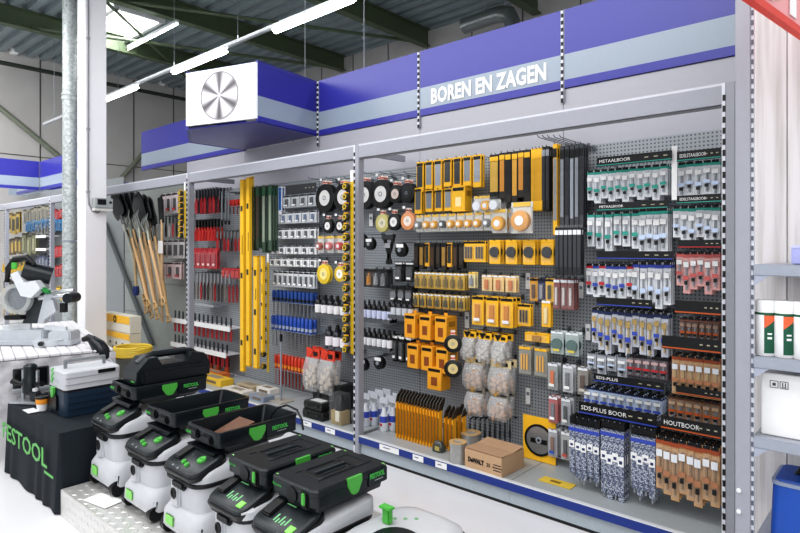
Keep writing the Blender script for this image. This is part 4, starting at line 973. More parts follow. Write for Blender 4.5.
row([blistercard('segment_blade_card', wpx(495, 3.7, 13), wpx(495, 3.7, 24), YEL, YEL, BLACK, None, 'half')], 495, 547, 4, 240, 'yellow card with a black round segment blade in the row of four', 'yellow cards with black round blades', depth=3, dy=.05)
row([blistercard('bit_card', W(418, 474, 8, f=.9), wpx(418, 3.7, 16), H('c9a548'), PW, H('7b6a40'), None, 'plug')], 418, 461, 7, 272, 'small yellow socket bit card in the upper of two small rows', 'small yellow cards, upper row', depth=3)
row([blistercard('bit_card', wpx(470, 3.7, 8), wpx(470, 3.7, 16), H('e8d9a8'), YEL, H('8b8f95'), None, 'plug')], 472, 472, 1, 272, 'small pale bit card ending the upper small row', 'pale card', depth=2)
row([blistercard('bit_card', wpx(485, 3.7, 12), wpx(485, 3.7, 16), H('e5c58a'), PW, H('c2743a'), None, 'bar')], 487, 511, 3, 275, 'small orange and white bit card under the black round blades', 'orange and white cards', depth=2)
row([blistercard('bit_card', wpx(418, 3.7, 7), wpx(418, 3.7, 14), H('c9a548'), PW, H('55503c'), None, 'plug')], 416, 462, 7, 293, 'small yellow socket bit card in the lower of two small rows', 'small yellow cards, lower row', depth=3)
row([blistercard('bit_set', wpx(480, 3.66, 14), wpx(480, 3.66, 29), YEL, BLACK, H('c9801f'), PW, 'bar')], 478, 507, 3, 296, 'large yellow framed bit set in the row of three', 'large yellow bit sets', Y=3.66, depth=3, dy=.05)
row([blistercard('bit_set', wpx(520, 3.68, 15), wpx(520, 3.68, 22), YEL, BLACK, BLACK, None, 'bars')], 524, 524, 1, 304, 'yellow framed set of black bits right of the large bit sets', 'yellow framed black set', depth=2)
row([blistercard('bit_card', wpx(530, 3.7, 9), wpx(530, 3.7, 23), H(c), BLACK, H(d), None, 'bar') for c, d in (('c9912f', '5a3a20'), ('2b2f52', '8c8c92'), ('e0b040', '3a3a2a'))], 534, 550, 3, 278, 'small yellow and blue mixed bit card beside the red brown packs', 'mixed small cards', depth=2)
row([blistercard('bit_card', wpx(545, 3.7, 10), wpx(545, 3.7, 27), YEL, WHITE, H('e6d3a0'), None, 'bar')], 546, 546, 1, 300, 'tall slim yellow card standing alone in the middle', 'slim yellow card', depth=2)
row([blistercard('bit_card', wpx(560, 3.7, 7), wpx(560, 3.7, 30), H('8a5a58'), PW, H('c9c2c0'), None, 'bar')], 557, 571, 3, 279, 'red brown and white tall bit card right of the yellow ones', 'red brown cards', depth=3)
def ptag(px, py, label, hpx=16, wpx_=5):
    o = thing('price_card', label, 'price card', P(px, py, YB-.012)); w, h = wpx(px, YB, wpx_), wpx(px, YB, hpx)
    MB().box((0, 0, 0), (w, .003, h)).build('card', WHITE, o); MB().box((0, -.002, h*.15), (w*.6, .001, h*.2)).build('print', H('808894'), o)
ptag(528, 281, 'white price card on the panel right of the orange and white cards'); ptag(581, 290, 'white price card on the panel right of the red brown cards'); ptag(588, 332, 'white price card on the panel left of the blue and gold packs')
ptag(467, 320, 'white price card left of the large bit sets'); ptag(528, 396, 'white price card on the bare panel right of the white bags'); ptag(463, 176, 'white price card among the top yellow blade packs', 20, 6)
# sanding disc boxes
row([ybox('sanding_box', wpx(408, 3.62, 14), wpx(408, 3.62, 24), .14, H('eba52a'), H('8c4a1e'))], 415, 446, 3, 313, 'orange yellow sanding disc box in the upper row of three', 'sanding disc boxes, upper row', Y=3.68, depth=1)
row([ybox('sanding_box', wpx(408, 3.62, 14), wpx(408, 3.62, 24), .14, H('eba52a'), H('8c4a1e'))], 418, 447, 3, 343, 'orange yellow sanding disc box in the lower row of three', 'sanding disc boxes, lower row', Y=3.68, depth=1)
row([ybox('sanding_box', wpx(438, 3.62, 18), wpx(438, 3.62, 23), .12, H('eba52a'), H('8c4a1e'))], 439, 439, 1, 366, 'single orange yellow sanding box at the bottom of the column', 'single sanding box', Y=3.66, depth=1)
def fdisc(px, py, rpx, label, y=3.50):
    o = disc('flap_disc', wpx(px, y, rpx), BLACK, H('d8c48a')); del o['category']; o['category'] = 'disc'; o['label'] = label; o.location = P(px, py-rpx, y); o.rotation_euler = (0, 0, .5)
fdisc(453, 341, 9, 'black flap disc with yellow centre right of the upper sanding boxes'); fdisc(453, 366, 9, 'black flap disc with yellow centre, lower one beside the single sanding box')
# bag packs
row([bagpack('dowel_bag', wpx(470, 3.66, 15), wpx(470, 3.66, 29), YEL, H('c9c6c0', rough=.4), BLACK)], 470, 501, 3, 331, 'white plastic bag pack with yellow header in the upper row of three', 'bag packs, upper row', Y=3.68, depth=2, dy=.08)
row([bagpack('dowel_bag', wpx(475, 3.64, 23), wpx(475, 3.64, 33), H('d9c9a0'), H('c8aa94', rough=.5), YEL)], 475, 501, 2, 356, 'wide beige plastic bag pack in the middle row', 'wide beige bag packs', Y=3.68, depth=2, dy=.08)
row([bagpack('dowel_bag', wpx(475, 3.64, 21), wpx(475, 3.64, 29), H('8a8478'), H('c09c84', rough=.5), YEL)], 476, 500, 2, 386, 'beige plastic bag pack with dark header in the lowest row of bags', 'lowest bag packs', Y=3.68, depth=2, dy=.08)
row([blistercard('chisel_card', wpx(525, 3.7, 14), wpx(525, 3.7, 28), H('8f8f88'), YEL, H('e8b04a'), None, 'bars')], 525, 541, 2, 346, 'clear pack of yellow chisel bits in the lower middle', 'clear packs of yellow bits', depth=3)
row([blistercard('bit_card', wpx(530, 3.7, 27), wpx(530, 3.7, 9), YEL, YEL, H('a87820'), None, 'bar')], 537, 537, 1, 333, 'wide flat yellow card above the clear packs of yellow bits', 'wide yellow card', depth=2)
row([blistercard('accessory_card', wpx(560, 3.7, 14), wpx(560, 3.7, 23), H('a8b4b2'), PW, H('4d6a66'), H('d8c65a'), 'disc')], 557, 572, 2, 331, 'clear accessory pack with round tool under the red brown cards', 'round accessory packs', depth=2, dy=.06)
row([blistercard('accessory_card', wpx(560, 3.7, 11), wpx(560, 3.7, 27), H(c), PW, H(d), H(e), 'bar') for c, d, e in (('9aa0a0', 'd0713c', 'e7e7e4'), ('b9bcc0', '6f7378', 'f0f0ee'), ('8f8a84', '5a3e30', 'c8c4bb'))], 553, 583, 3, 363, 'clear hanging pack with grey fitting in the column left of the short blue packs', 'clear fitting packs, upper', depth=2, dy=.05)
row([blistercard('accessory_card', wpx(560, 3.7, 10), wpx(560, 3.7, 27), H(c), PW, H(d), H(e), 'bar') for c, d, e in (('b06a6a', '7a7d82', 'f0f0ee'), ('a9adb2', '3e4246', 'e4e4e0'))], 553, 566, 2, 396, 'clear hanging pack with small fitting under the upper fitting packs', 'clear fitting packs, middle', depth=2, dy=.05)
row([blistercard('accessory_card', wpx(560, 3.7, 10), wpx(560, 3.7, 28), H(c), PW, H(d), H(e), 'bar') for c, d, e in (('a9a9b0', '8a6a5a', '3a5fc0'), ('b0b0b0', '55585c', 'c0564a'))], 553, 566, 2, 429, 'clear hanging pack at the bottom right of the yellow framed saw blade', 'clear fitting packs, lowest', depth=2, dy=.05)
# big yellow framed circular saw blade
o = thing('circular_saw_blade', 'big circular saw blade in a square yellow cardboard frame standing on the shelf', 'saw blade', P(539, 461, 3.72)); o.location.z = .166
wb, hb = wpx(539, 3.72, 36), wpx(539, 3.72, 44)
MB().box((0, .003, hb/2), (wb, .006, hb)).build('cardboard_frame', YEL, o)
MB().ring((0, -.004, hb*.48), wb*.44, wb*.38, .006, n=40).build('dark_ring', BLACK, o)
MB().lathe([(wb*.38, 0), (wb*.38, -.004)], (0, 0, hb*.48), n=40, axis='Y').build('blade', H('9fa3a6', rough=.25, metal=.6), o)
MB().box((0, -.006, hb*.46), (wb*.5, .003, hb*.1)).build('centre_label', BLACK, o); MB().ring((0, -.006, hb*.48), wb*.09, wb*.04, .004, n=20).build('arbor_hole', DSTEEL, o)
for k in range(9):
    x = P(470+5*k, 0, 3.72).x
    o = thing('crowbar', 'slim black hooked bar hanging behind the cardboard carton', 'crowbar', (x, 3.72, P(470+5*k, 418, 3.72).z), 0, 'black hooked bars')
    MB().tube([(0, .10, -.02), (0, .04, 0), (0, 0, -.01), (0, 0, -.05), (0, 0, -.30)], .006, n=6).build('bar', BLACK, o)
    MB().box((0, -.002, -.12), (.02, .004, .05)).build('label_sleeve', H('3a3a3e'), o)
# ---- middle bay left half: discs, straps, bottles
def dd(px, py, rpx, label, body='141516', cen='e8e6e4', y=3.70, n=3, name='grinding_disc'):
    o = disc(name, wpx(px, y, rpx), H(body), H(cen)); o['label'] = label; g = label
    o.location = P(px, py-rpx, y); o.location.z += .02; hook(o.location.x, o.location.z+.004, y-.05, price=True)
    for k in range(1, n):
        c = dup(o, (o.location.x, y+k*.03, o.location.z)); c['group'] = g
    if n > 1: o['group'] = g
dd(325, 198, 14, 'large black grinding disc with white label left of the tape measure strip'); dd(343, 197, 13.5, 'large black grinding disc just behind the tape measure strip')
dd(328, 226, 7, 'small black disc with white label, lower left of the middle post', n=2); dd(340, 226, 7, 'small black disc with white label touching the tape measure strip', n=2)
dd(364, 195, 14, 'large grinding disc just right of the middle post'); dd(381, 194, 14.5, 'largest grinding disc, second right of the middle post'); dd(395.5, 194, 9, 'medium grinding disc with white label, third right of the post', cen='d9c9c0'); dd(407, 193, 10, 'medium all black grinding disc beside the yellow packs', cen='26282a')
dd(382.5, 223, 9, 'yellow rimmed small disc in the second row', body='c9c07a', cen='dcd5b8', n=2); dd(394, 222, 8.5, 'small black disc with white label in the second row', n=2); dd(408, 221, 9, 'orange rimmed disc with white label in the second row', body='e09a6a', cen='f0e4da', n=2)
dd(324, 274, 10, 'yellow polishing disc in the lower pack left of the tape strip', body='e2c33a', cen='f0e090', n=2, name='polishing_disc'); dd(340, 274, 8, 'small yellow and white disc pack beside the tape strip', body='d8b83a', cen='f5f2e6', n=2, name='polishing_disc')
row([clam(wpx(325, 3.7, 9), wpx(325, 3.7, 17), H(c)) for c in ('a8584a', 'd87a7a', 'c94a44')], 321, 341, 3, 236, 'red round blister pack under the small black discs', 'red round blister packs', depth=2, dy=.06)
ptag(371, 220, 'white price card left of the yellow rimmed disc', 12, 5); ptag(403, 222, 'white price card between the second row discs', 9, 4)
def cupbrush(px, py, rpx, label):
    y = 3.66; o = thing('cup_brush', label, 'brush', P(px, py, y)); r = wpx(px, y, rpx)
    MB().lathe([(r*.5, .0), (r, -.02), (r, -.06), (r*.8, -.065)], n=20, axis='Y').build('cup', BLACK, o)
    MB().lathe([(r*.3, .01), (r*.3, -.075)], n=12, axis='Y').build('arbor', DSTEEL, o)
    MB().box((0, -.066, r*.6), (r*1.3, .003, r*.5)).build('label', WHITE, o); hook(o.location.x, o.location.z+r, y-.03)
cupbrush(365, 241, 7, 'black cup brush pack with white label right of the middle post'); cupbrush(374, 244, 6, 'smaller black cup brush pack with white label'); cupbrush(405, 250, 7, 'round black wire brush beside the black straps'); cupbrush(367, 364, 6, 'black round wheel at the bottom right of the middle post'); cupbrush(383, 362, 6.5, 'second black round wheel in the bottom row')
o = thing('strap_bundle', 'crossed black straps hanging in the middle of the disc wall', 'strap', P(389, 235, 3.66))
for s in (-1, 1): MB().box((s*.02, 0, -.12), (.035, .012, .27), bev=.004, rot=Matrix.Rotation(s*.33, 4, 'Y')).build('strap', BLACK, o)
MB().box((0, -.012, -.02), (.14, .02, .04), bev=.006).build('buckle', H('2b2d30'), o); MB().box((0, -.02, -.09), (.06, .004, .04)).build('label', H('9a9ca0'), o)
row([blistercard('brush_card', wpx(370, 3.7, 9), wpx(370, 3.7, 18), H(c), BLACK, H(d), H(e), 'plug') for c, d, e in (('2a2b2e', '77797c', 'e6e6e2'), ('4a4038', 'c0843a', 'e8e0d0'), ('3a3c40', '97999c', '9a9ca0'))], 363, 384, 4, 269, 'dark carded wire brush in the row below the straps', 'dark carded brushes', depth=3)
row([blistercard('brush_card', wpx(400, 3.66, 10), wpx(400, 3.66, 20), BLACK, WHITE, H('3a3c40'), WHITE, 'disc')], 399, 410, 2, 262, 'black pack with white header strip beside the strap bundle', 'black packs with white headers', depth=3)
def brow(x0, x1, n, ybot, hpx, body, lab, cap, label, group, Y=3.66, d=2):
    w = spx(x0, x1, n, Y)*.95
    t = bottle('sealant_bottle', w, wpx(x0, Y, hpx), H(body, rough=.3), H(lab), H(cap))
    a = P(x0, ybot, Y); b = P(x1, 0, Y); first = True
    # wire tray under the bottles
    tr = thing('wire_tray', 'thin wire tray holding the ' + group, 'tray', ((a.x+b.x)/2, (Y+YB)/2, a.z-.006))
    MB().box((0, 0, 0), (b.x-a.x+w*1.2, YB-Y+.05, .006)).build('tray_base', DSTEEL, tr); MB().box((0, -(YB-Y)/2-.026, .015), (b.x-a.x+w*1.2, .004, .03)).build('tray_lip', H('55585c'), tr)
    for i in range(n):
        for k in range(d):
            o = t if first else dup(t); first = False
            o.location = (a.x+(b.x-a.x)*i/(n-1), Y+.008+k*w*1.05, a.z-.003); o['label'] = label; o['group'] = group
brow(318, 343, 5, 315, 20, '1c1d21', 'e6e4e6', '101012', 'black bottle with white label in the tray left of the tape strip', 'black bottles, upper left tray')
brow(329, 344, 3, 348, 22, '2a2c33', 'ece6ea', '17181b', 'white labelled black bottle in the lower tray left of the tape strip', 'black bottles, lower left tray')
brow(364, 389, 6, 320, 20, '1c1d21', 'cfd4ec', '101012', 'black bottle with pale blue label right of the middle post', 'black bottles, upper right tray')
brow(393, 410, 4, 317, 18, '2c2c30', 'c9ccd2', '17181b', 'dark bottle with grey label left of the sanding boxes', 'dark bottles beside the sanding boxes')
brow(364, 389, 6, 347, 19, '17181b', 'e8e8ec', '0e0f11', 'black bottle with white label in the second tray right of the post', 'black bottles, second right tray')
row([blistercard('brush_card', wpx(400, 3.66, 7), wpx(400, 3.66, 27), BLACK, WHITE, H('3a3c40'), WHITE, 'bar')], 395, 409, 3, 335, 'black and white tall pack beside the lower sanding boxes', 'tall black and white packs', depth=3)
row([blistercard('brush_card', wpx(400, 3.66, 9), wpx(400, 3.66, 16), BLACK, BLACK, H('6a6d72'), WHITE, 'disc')], 394, 409, 3, 286, 'small black pack with white label above the dark bottles', 'small black packs', depth=3)
# tape measure clip strips
def clipstrip(px, y0, y1, Y, label, n):
    a = P(px, y0, Y); ln = wpx(px, Y, y1-y0)
    o = thing('clip_strip', label, 'strip', a); MB().box((0, 0, -ln/2), (.035, .003, ln)).build('strip', H('d6b32a'), o); MB().box((0, -.002, .04), (.03, .004, .09)).build('hanger_tag', WHITE, o)
    t = None
    for k in range(n):
        loc = (a.x-.035, Y-.03, a.z-ln*(k+.55)/n)
        if t is None:
            t = thing('tape_measure', label.replace('strip hung with', 'one of the').replace('yellow strip', 'yellow'), 'tape measure', loc)
            MB().lathe([(.026, 0), (.030, -.01), (.030, -.03), (.024, -.036)], (0, .018, 0), n=14, axis='Y').build('case_body', H('2a2a22'), t)
            MB().ring((0, -.020, 0), .021, .012, .006, n=16).build('yellow_ring', H('c9ab2e'), t); MB().box((.0, 0, .03), (.034, .03, .012), bev=.003).build('top_button', YEL, t)
            MB().box((-.028, 0, -.022), (.02, .02, .008)).build('tape_tip', STEEL, t); cur = t
        else: cur = dup(t, loc)
        cur['group'] = 'tape measures on the ' + ('long' if n > 10 else 'short') + ' strip'; cur['label'] = 'small black and yellow tape measure on the ' + ('long clip strip at the middle post' if n > 10 else ('clip strip at the left post' if px < 200 else 'clip strip beside the yellow spirit levels'))
clipstrip(352, 181, 354, 3.20, 'long yellow clip strip hung with tape measures at the middle post', 17)
clipstrip(185, 190, 238, 3.20, 'short yellow clip strip hung with tape measures at the left post', 8)
clipstrip(268, 262, 372, 3.60, 'yellow clip strip of tape measures beside the yellow spirit levels', 9)
# ---- bay with blister rows, screwdrivers, levels, red tools
row([longpack('blue_tool_pack', .055, wpx(277, 3.7, 28), H('e8e8ee'), H('2f6fb4'), H('2f6fb4'))], 277, 281, 2, 187, 'tall white and blue pack right of the green file packs', 'white and blue packs', depth=2)
hdr(286, 316, 186, 9, 'black wire rack header above the white blister rows', None, col=H('3a3d42'), Y=3.68)
def brow2(x0, x1, n, y, hpx, c, wl, label, group, d=2, dark='40444a'):
    row([blistercard('socket_pack', W(x0, x1, n, f=.9), wpx(x0, 3.7, hpx), H(c), BLACK, H(dark), H(wl), 'bar')], x0, x1, n, y, label, group, depth=d)
brow2(287, 312, 4, 196, 12, 'c9ced2', 'ffffff', 'white blister pack in the first row under the wire rack', 'white blisters, first row')
brow2(277, 313, 6, 213, 11, 'dadce0', 'f2f2f2', 'white blister pack in the second row', 'white blisters, second row', dark='5a6a8a')
brow2(275, 313, 7, 229, 10, 'e2e3e6', 'f4f4f4', 'white blister pack in the third row', 'white blisters, third row')
brow2(275, 313, 6, 246, 8, 'e2e3e6', 'f4f4f4', 'low white blister pack in the fourth row', 'white blisters, fourth row')
brow2(273, 313, 7, 258, 8, 'eceded', 'ffffff', 'low bright white blister pack in the fifth row', 'white blisters, fifth row')
brow2(276, 312, 8, 271, 15, 'd4d7dc', 'ffffff', 'upright white blister pack with dark socket in the sixth row', 'white blisters, sixth row')
def dr(x0, x1, n, y, hpx, hand, col, label, group, shaft='9a9ea4', d=2, name='screwdriver', Y=3.72):
    row([driver(name, W(x0, x1, n, f=.8), wpx(x0, Y, hpx), H(hand, rough=.35), H(shaft, rough=.3, metal=.5), H(col))], x0, x1, n, y, label, group, depth=d, hk=False, Y=Y, dy=.05)
    a = P(x0, y, Y); b = P(x1, y, Y); hh = wpx(x0, Y, hpx)
    r_ = thing('tool_holder', 'slim steel holder bar carrying the ' + group, 'holder', ((a.x+b.x)/2, Y+.05, a.z-hh*.47)); MB().box((0, .03, 0), (b.x-a.x+.06, .18, .006)).build('bar', DSTEEL, r_); MB().box((0, .115, .02), (b.x-a.x+.06, .006, .05)).build('back_flange', DSTEEL, r_)
dr(274, 312, 11, 290, 24, '2c4f96', '16202e', 'blue handled screwdriver in the upper of two blue rows', 'blue screwdrivers, upper row')
dr(273, 311, 11, 315, 30, '2f56b0', 'a9b4cc', 'blue handled screwdriver in the lower of two blue rows', 'blue screwdrivers, lower row')
dr(276, 303, 9, 354, 30, 'd2432c', 'f0a03a', 'red and orange insulated screwdriver above the black cases', 'red insulated screwdrivers', shaft='b03028')
# green file packs and yellow levels
row([longpack('file_pack', wpx(255, 3.62, 5), wpx(255, 3.62, h), H('3f5648'), H(c), H('2f6a4c')) for h, c in ((64, '8c9a8a'), (62, '5a4a44'), (66, '9aa598'))], 252, 271, 4, 187, 'tall dark green file pack beside the yellow spirit levels', 'dark green file packs', Y=3.62, depth=3)
def level(px, y0, y1, label, Y=3.50, wp=6):
    o = thing('spirit_level', label, 'spirit level', P(px, y1, Y)); ln = wpx(px, Y, y1-y0); w = wpx(px, Y, wp)
    MB().box((0, 0, ln/2), (w, .035, ln), bev=.003).build('level_body', H('f2c12e', rough=.35), o)
    m = MB()
    for f in (.15, .5, .85): m.box((0, -.0185, ln*f), (w*.5, .003, w*.9))
    m.build('vial_window', H('2a2a20'), o); m = MB().box((0, 0, .004), (w*1.05, .038, .012)).box((0, 0, ln-.004), (w*1.05, .038, .012)); m.build('end_cap', H('d0a020'), o)
    m = MB().box((w*.2, -.0185, ln*.66), (w*.12, .002, ln*.1)).build('print', BLACK, o)
level(243, 180, 371, 'longest yellow spirit level, leftmost, hanging full height'); level(249, 178, 366, 'long yellow spirit level, second from left'); level(256.5, 256, 368, 'medium yellow spirit level below the green file packs', wp=6.5); level(263, 256, 352, 'narrow yellow spirit level beside the tape measure strip', wp=3.5)
level(251.5, 177, 250, 'short yellow spirit level piece behind the green file packs', Y=3.62, wp=4)
# red tools between post and levels
RD = 'b62a30'
def rp(x0, x1, n, y, hpx, c, wl, label, group, dark='2a2a2c', d=2, tool='bar'): row([blistercard('red_tool_pack', W(x0, x1, n, f=.9), wpx(x0, 3.7, hpx), H(c), H(dark), H(dark), H(wl) if wl else None, tool)], x0, x1, n, y, label, group, depth=d)
def ploose(x0, x1, n, y, hpx, hand, jaw, label, group, w=.05): row([plier('hand_tool', w, wpx(x0, 3.7, hpx), H(h_, rough=.35), H(jaw, rough=.35, metal=.3)) for h_ in hand], x0, x1, n, y, label, group, depth=3, dy=.05)
ploose(194, 217, 9, 190, 24, ['b8242c', 'c8303a', '1c1c1e'], '3a3c40', 'red handled hand tool hanging in the top row right of the left post', 'red hand tools, top row')
for i, px in enumerate((222, 225.5, 229)):
    o = thing('saw_bow', 'thin grey hanging bar left of the red handled tools', 'bar', P(px, 192, 3.7), 0, 'thin grey bars'); MB().cyl((0, 0, 0), (0, 0, -.33), .008, n=8).build('rod', H('9aa6ac', rough=.3, metal=.5), o); MB().box((0, 0, -.35), (.02, .02, .05), bev=.004).build('grip', BLACK, o); hook(o.location.x, o.location.z, 3.68)
dr(230, 241, 4, 200, 14, 'd8342c', 'b02622', 'bright red tube handle in the group of four at the top', 'bright red handles', shaft='8a2a28')
ploose(194, 215, 8, 220, 21, ['d03430', 'c02a2a', 'd84038'], '1a1a1c', 'bright red hand tool in the second row', 'red hand tools, second row', w=.06)
ploose(218, 240, 7, 231, 20, ['c43038', '2a2a2c', 'a8242c'], '77797c', 'small red and black hand tool left of the spirit levels', 'red and black hand tools')
rp(195, 215, 5, 248, 20, 'b8343c', 'e8c8c8', 'red pack with white label in the third row', 'red packs, third row', dark='a02a34')
rp(224, 238, 4, 268, 10, 'a02c34', None, 'small red pack beside the longest spirit level', 'small red packs', tool='bars', dark='d83a36')
ploose(195, 230, 11, 272, 27, ['55504a', '8a8078', 'b03034', '3a3c40'], '9a9ca0', 'long dark gripping tool above the white rails', 'dark gripping tools', w=.045)
rp(163, 175, 3, 194, 20, 'd2c4c6', 'c83a44', 'pale pack with red print left of the left post', 'pale red packs, upper'); ploose(163, 181, 6, 216, 21, ['c8414a', '26262a', 'd8d0d0'], '55585c', 'red or dark hand tool between the shovels and the left post', 'hand tools left of the post')
rp(165, 182, 4, 240, 18, 'b8b4b4', '55585c', 'grey carded tool left of the left post', 'grey carded tools', tool='bars'); rp(163, 178, 3, 262, 16, 'ccb4b4', 'b03a40', 'pale red carded tool above the white rails at left', 'pale red packs, lower')
for y0, x1, l, g in ((318, 230, 'upper white tool rail with red handled pliers', 'upper'), (342, 226, 'lower white tool rail with red handled pliers', 'lower')):
    Y = 3.66; a = P(171, y0, Y); b = P(x1, 0, Y)
    r_ = thing('tool_rail', l, 'rail', ((a.x+b.x)/2, Y, a.z-.02)); MB().box((0, 0, 0), (b.x-a.x, .012, .055)).build('rail_face', WHITE, r_)
    MB().box((0, .10, 0), (b.x-a.x, .19, .008)).build('rail_bed', H('d0d0d4'), r_)
    t = plier('pliers', .055, .27, H('b5252b', rough=.35), H('3c3f44', rough=.3, metal=.4)); nn_ = 14
    for i in range(nn_):
        o = t if i == 0 else dup(t); o.location = (a.x+.04+(b.x-a.x-.08)*i/(nn_-1), Y+.045, a.z+.10); o['label'] = 'red handled pliers in the %s white rail' % g; o['group'] = 'pliers in the %s rail' % g
o = thing('tool_rail', 'short grey tool shelf above the upper white rail', 'rail', P(205, 306, 3.7)); MB().box((0, .08, 0), (.42, .18, .01)).build('shelf_plate', DSTEEL, o); MB().box((0, -.01, .01), (.42, .006, .03)).build('front_lip', H('a0a4a8'), o)
# bag with red header, black cases
row([bagpack('dust_bag_pack', wpx(312, 3.62, 20), wpx(312, 3.62, 42), H('d8452c'), H('cfc2b4', rough=.6), H('d8452c'))], 313, 328, 2, 348, 'large beige dust bag pack with red header above the black cases', 'beige dust bag packs', Y=3.62, depth=2, dy=.08)
def ccase(px, py, Y, w, d, h, label, rz=0, name='black_case'):
    p = P(px, py, Y); o = thing(name, label, 'case', (p.x, Y+d/2, .1635), rz)
    MB().loft([(0, 0, 0, w*.95, d*.95, .01), (0, 0, h*.5, w, d, .012), (0, 0, h*.52, w*.97, d*.97, .012), (0, 0, h*.55, w, d, .012), (0, 0, h, w*.94, d*.94, .012)], seg=3).build('case_shell', H('1e201f', rough=.4), o)
    MB().box((0, 0, h+.001), (w*.6, d*.5, .002)).build('label', H('c9cccf'), o)
    for s in (-1, 1): MB().box((s*w*.25, -d/2-.004, h*.52), (w*.1, .012, h*.3), bev=.003).build('latch', H('3a3d3c'), o)
    return o
c1 = ccase(312, 417, 3.32, .28, .18, .075, 'flat black case with white label at the front of the shelf, lower of two')
c2 = ccase(312, 417, 3.33, .25, .16, .065, 'flat black case lying on the lower flat case'); c2.location.z = .242; 
c3 = ccase(326, 400, 3.62, .40, .22, .23, 'larger black tool case behind the clear boxed tool')
o = thing('boxed_tool', 'tall clear and brown box holding a dark tool at the middle post', 'box', P(335, 428, 3.34)); o.location.z = .1635
MB().box((0, .06, .13), (.15, .12, .26), bev=.003).build('clear_box', CLEAR, o); MB().box((0, .06, .06), (.13, .1, .11)).build('inner_card', H('a89468'), o); MB().lathe([(.03, .02), (.045, .1), (.04, .2), (.02, .24)], (0, .06, 0), n=14).build('tool', BLACK, o); MB().box((.03, -.001, .08), (.05, .002, .09)).build('label', H('d8d2c4'), o); MB().box((0, .115, .13), (.15, .008, .26)).build('back_card', BLACK, o)
# bottles in bags with blue headers right of post
for i, px in enumerate((366, 374, 384, 393)):
    Y = 3.50+.06*(i % 2); 
    if i == 0: t = thing('spray_bottle_bag', '', 'bottle'); MB().lathe([(.03, 0), (.036, .01), (.036, .12), (.02, .15), (.014, .19)], n=16).build('bottle', H('d9dde4', rough=.2), t); MB().lathe([(.0365, .075), (.0365, .125)], n=16).build('blue_label', PBL, t); MB().box((0, .0, .13), (.10, .006, .27)).build('clear_bag', CLEAR, t); MB().box((0, -.004, .25), (.09, .004, .05)).build('header_card', H('c9ccd4'), t); MB().box((.004, -.04, .06), (.02, .004, .02)).build('red_mark', RED, t); o = t
    else: o = dup(t)
    o.location = (P(px, 0, Y).x, Y, .1635); o['label'] = 'clear bagged spray bottle with blue label standing right of the middle post'; o['group'] = 'bagged spray bottles'
    for k in (1, 2): dup(o, (o.location.x-.01, Y+.085*k, .1635))
# standing yellow saws on the deck
def handsaw(h, seedless=0):
    t = thing('handsaw', '', 'saw')
    MB().box((0, 0, h*.40), (.012, .045, h*.80), bev=.002).build('yellow_sleeve', H('f0ae2c', rough=.4), t)
    MB().prism([(-.025, h*.78), (.025, h*.80), (.06, h*1.0), (.045, h*1.05), (-.01, h*.93)], -.005, .005, 'X').build('handle', H('2e2820'), t)
    MB().box((0, -.0265, h*.38), (.010, .003, h*.55)).build('print', H('7a5a1e'), t)
    MB().box((0, 0, h*.86), (.012, .03, .02)).build('handle_grip', H('4a3a2a'), t)
    return t
ts = [handsaw(.36), handsaw(.30)]
def saws(x0, x1, n, Y, label, group, t, dz=0):
    for i in range(n):
        for k in range(1):
            o = t if not t.get('used') else dup(t); t['used'] = 1
            o.location = (P(x0+(x1-x0)*i/(n-1), 0, Y).x, Y+.13*k, .1635); o['label'] = label; o['group'] = group
saws(398, 440, 15, 3.46, 'yellow sleeved handsaw with dark handle in the big standing group', 'standing handsaws, big group', ts[0])
saws(446, 454, 3, 3.50, 'yellow sleeved handsaw in the small group left of the wire spools', 'standing handsaws, small group', handsaw(.30)); saws(459, 464, 2, 3.60, 'shorter yellow sleeved handsaw behind the wire spools', 'standing handsaws behind the spools', ts[1])
# wire spools, carton, price card
def spool(px, Y, label, h, r):
    o = thing('wire_spool', label, 'spool', (P(px, 0, Y).x, Y, .1635)); MB().lathe([(r*.98, 0), (r, .004), (r, .01), (r*.94, .012), (r*.94, h-.012), (r, h-.01), (r, h)], n=30).build('wire_winding', stripes_mat(hexc('c8c8c6'), hexc('8e8e8c'), 'Z', .008, .4, rough=.3, metal=.5), o)
    MB().ring((0, 0, h+.002), r, r*.55, .005, 'Z', n=30).build('rim', H('c9a878'), o); MB().lathe([(r*.5, h-.02), (r*.5, h-.015)], n=20).build('core', H('5a4a3a'), o)
spool(458, 3.335, 'silver wire spool standing in front beside the cardboard carton', .14, .062); spool(471, 3.62, 'wire spool lying behind the cardboard carton', .12, .075)
o = thing('cardboard_carton', 'brown cardboard carton with black lettering on the shelf', 'carton', (0, 0, .1635))
pa, pb, pc_ = P(503, 478, 3.36), P(467, 463, 3.42), P(531, 466, 3.6)
yw = math.atan2(pa.y-pb.y, pa.x-pb.x); cw, cd, chh = .30, .27, .128
o.location = (-2.053, 3.285, .1635); o.rotation_euler = (0, 0, math.radians(-2))
CB = H('c2a180', rough=.7, noise=.05)
MB().box((-cw/2, cd/2, chh/2), (cw, cd, chh), bev=.002).build('carton_body', CB, o)
fl = MB().box((-cw/2, cd*.25, chh+.004), (cw, cd*.49, .004), rot=Matrix.Rotation(-.05, 4, 'X')).box((-cw/2, cd*.75, chh+.008), (cw, cd*.49, .004), rot=Matrix.Rotation(.09, 4, 'X')); fl.build('top_flap', H('b8977a', rough=.7), o)
text('DeWALT', .042, BLACK, o, (-cw+.03, -.002, chh*.38), width=.13, bold=.002); text('25', .035, BLACK, o, (-cw+.18, -.002, chh*.38), width=.03)
m = MB()
for k in range(3): m.box((-cw+.265, -.001, chh*(.30+.14*k)), (.06+.015*(k % 2), .001, .006))
m.build('small_print', BLACK, o)
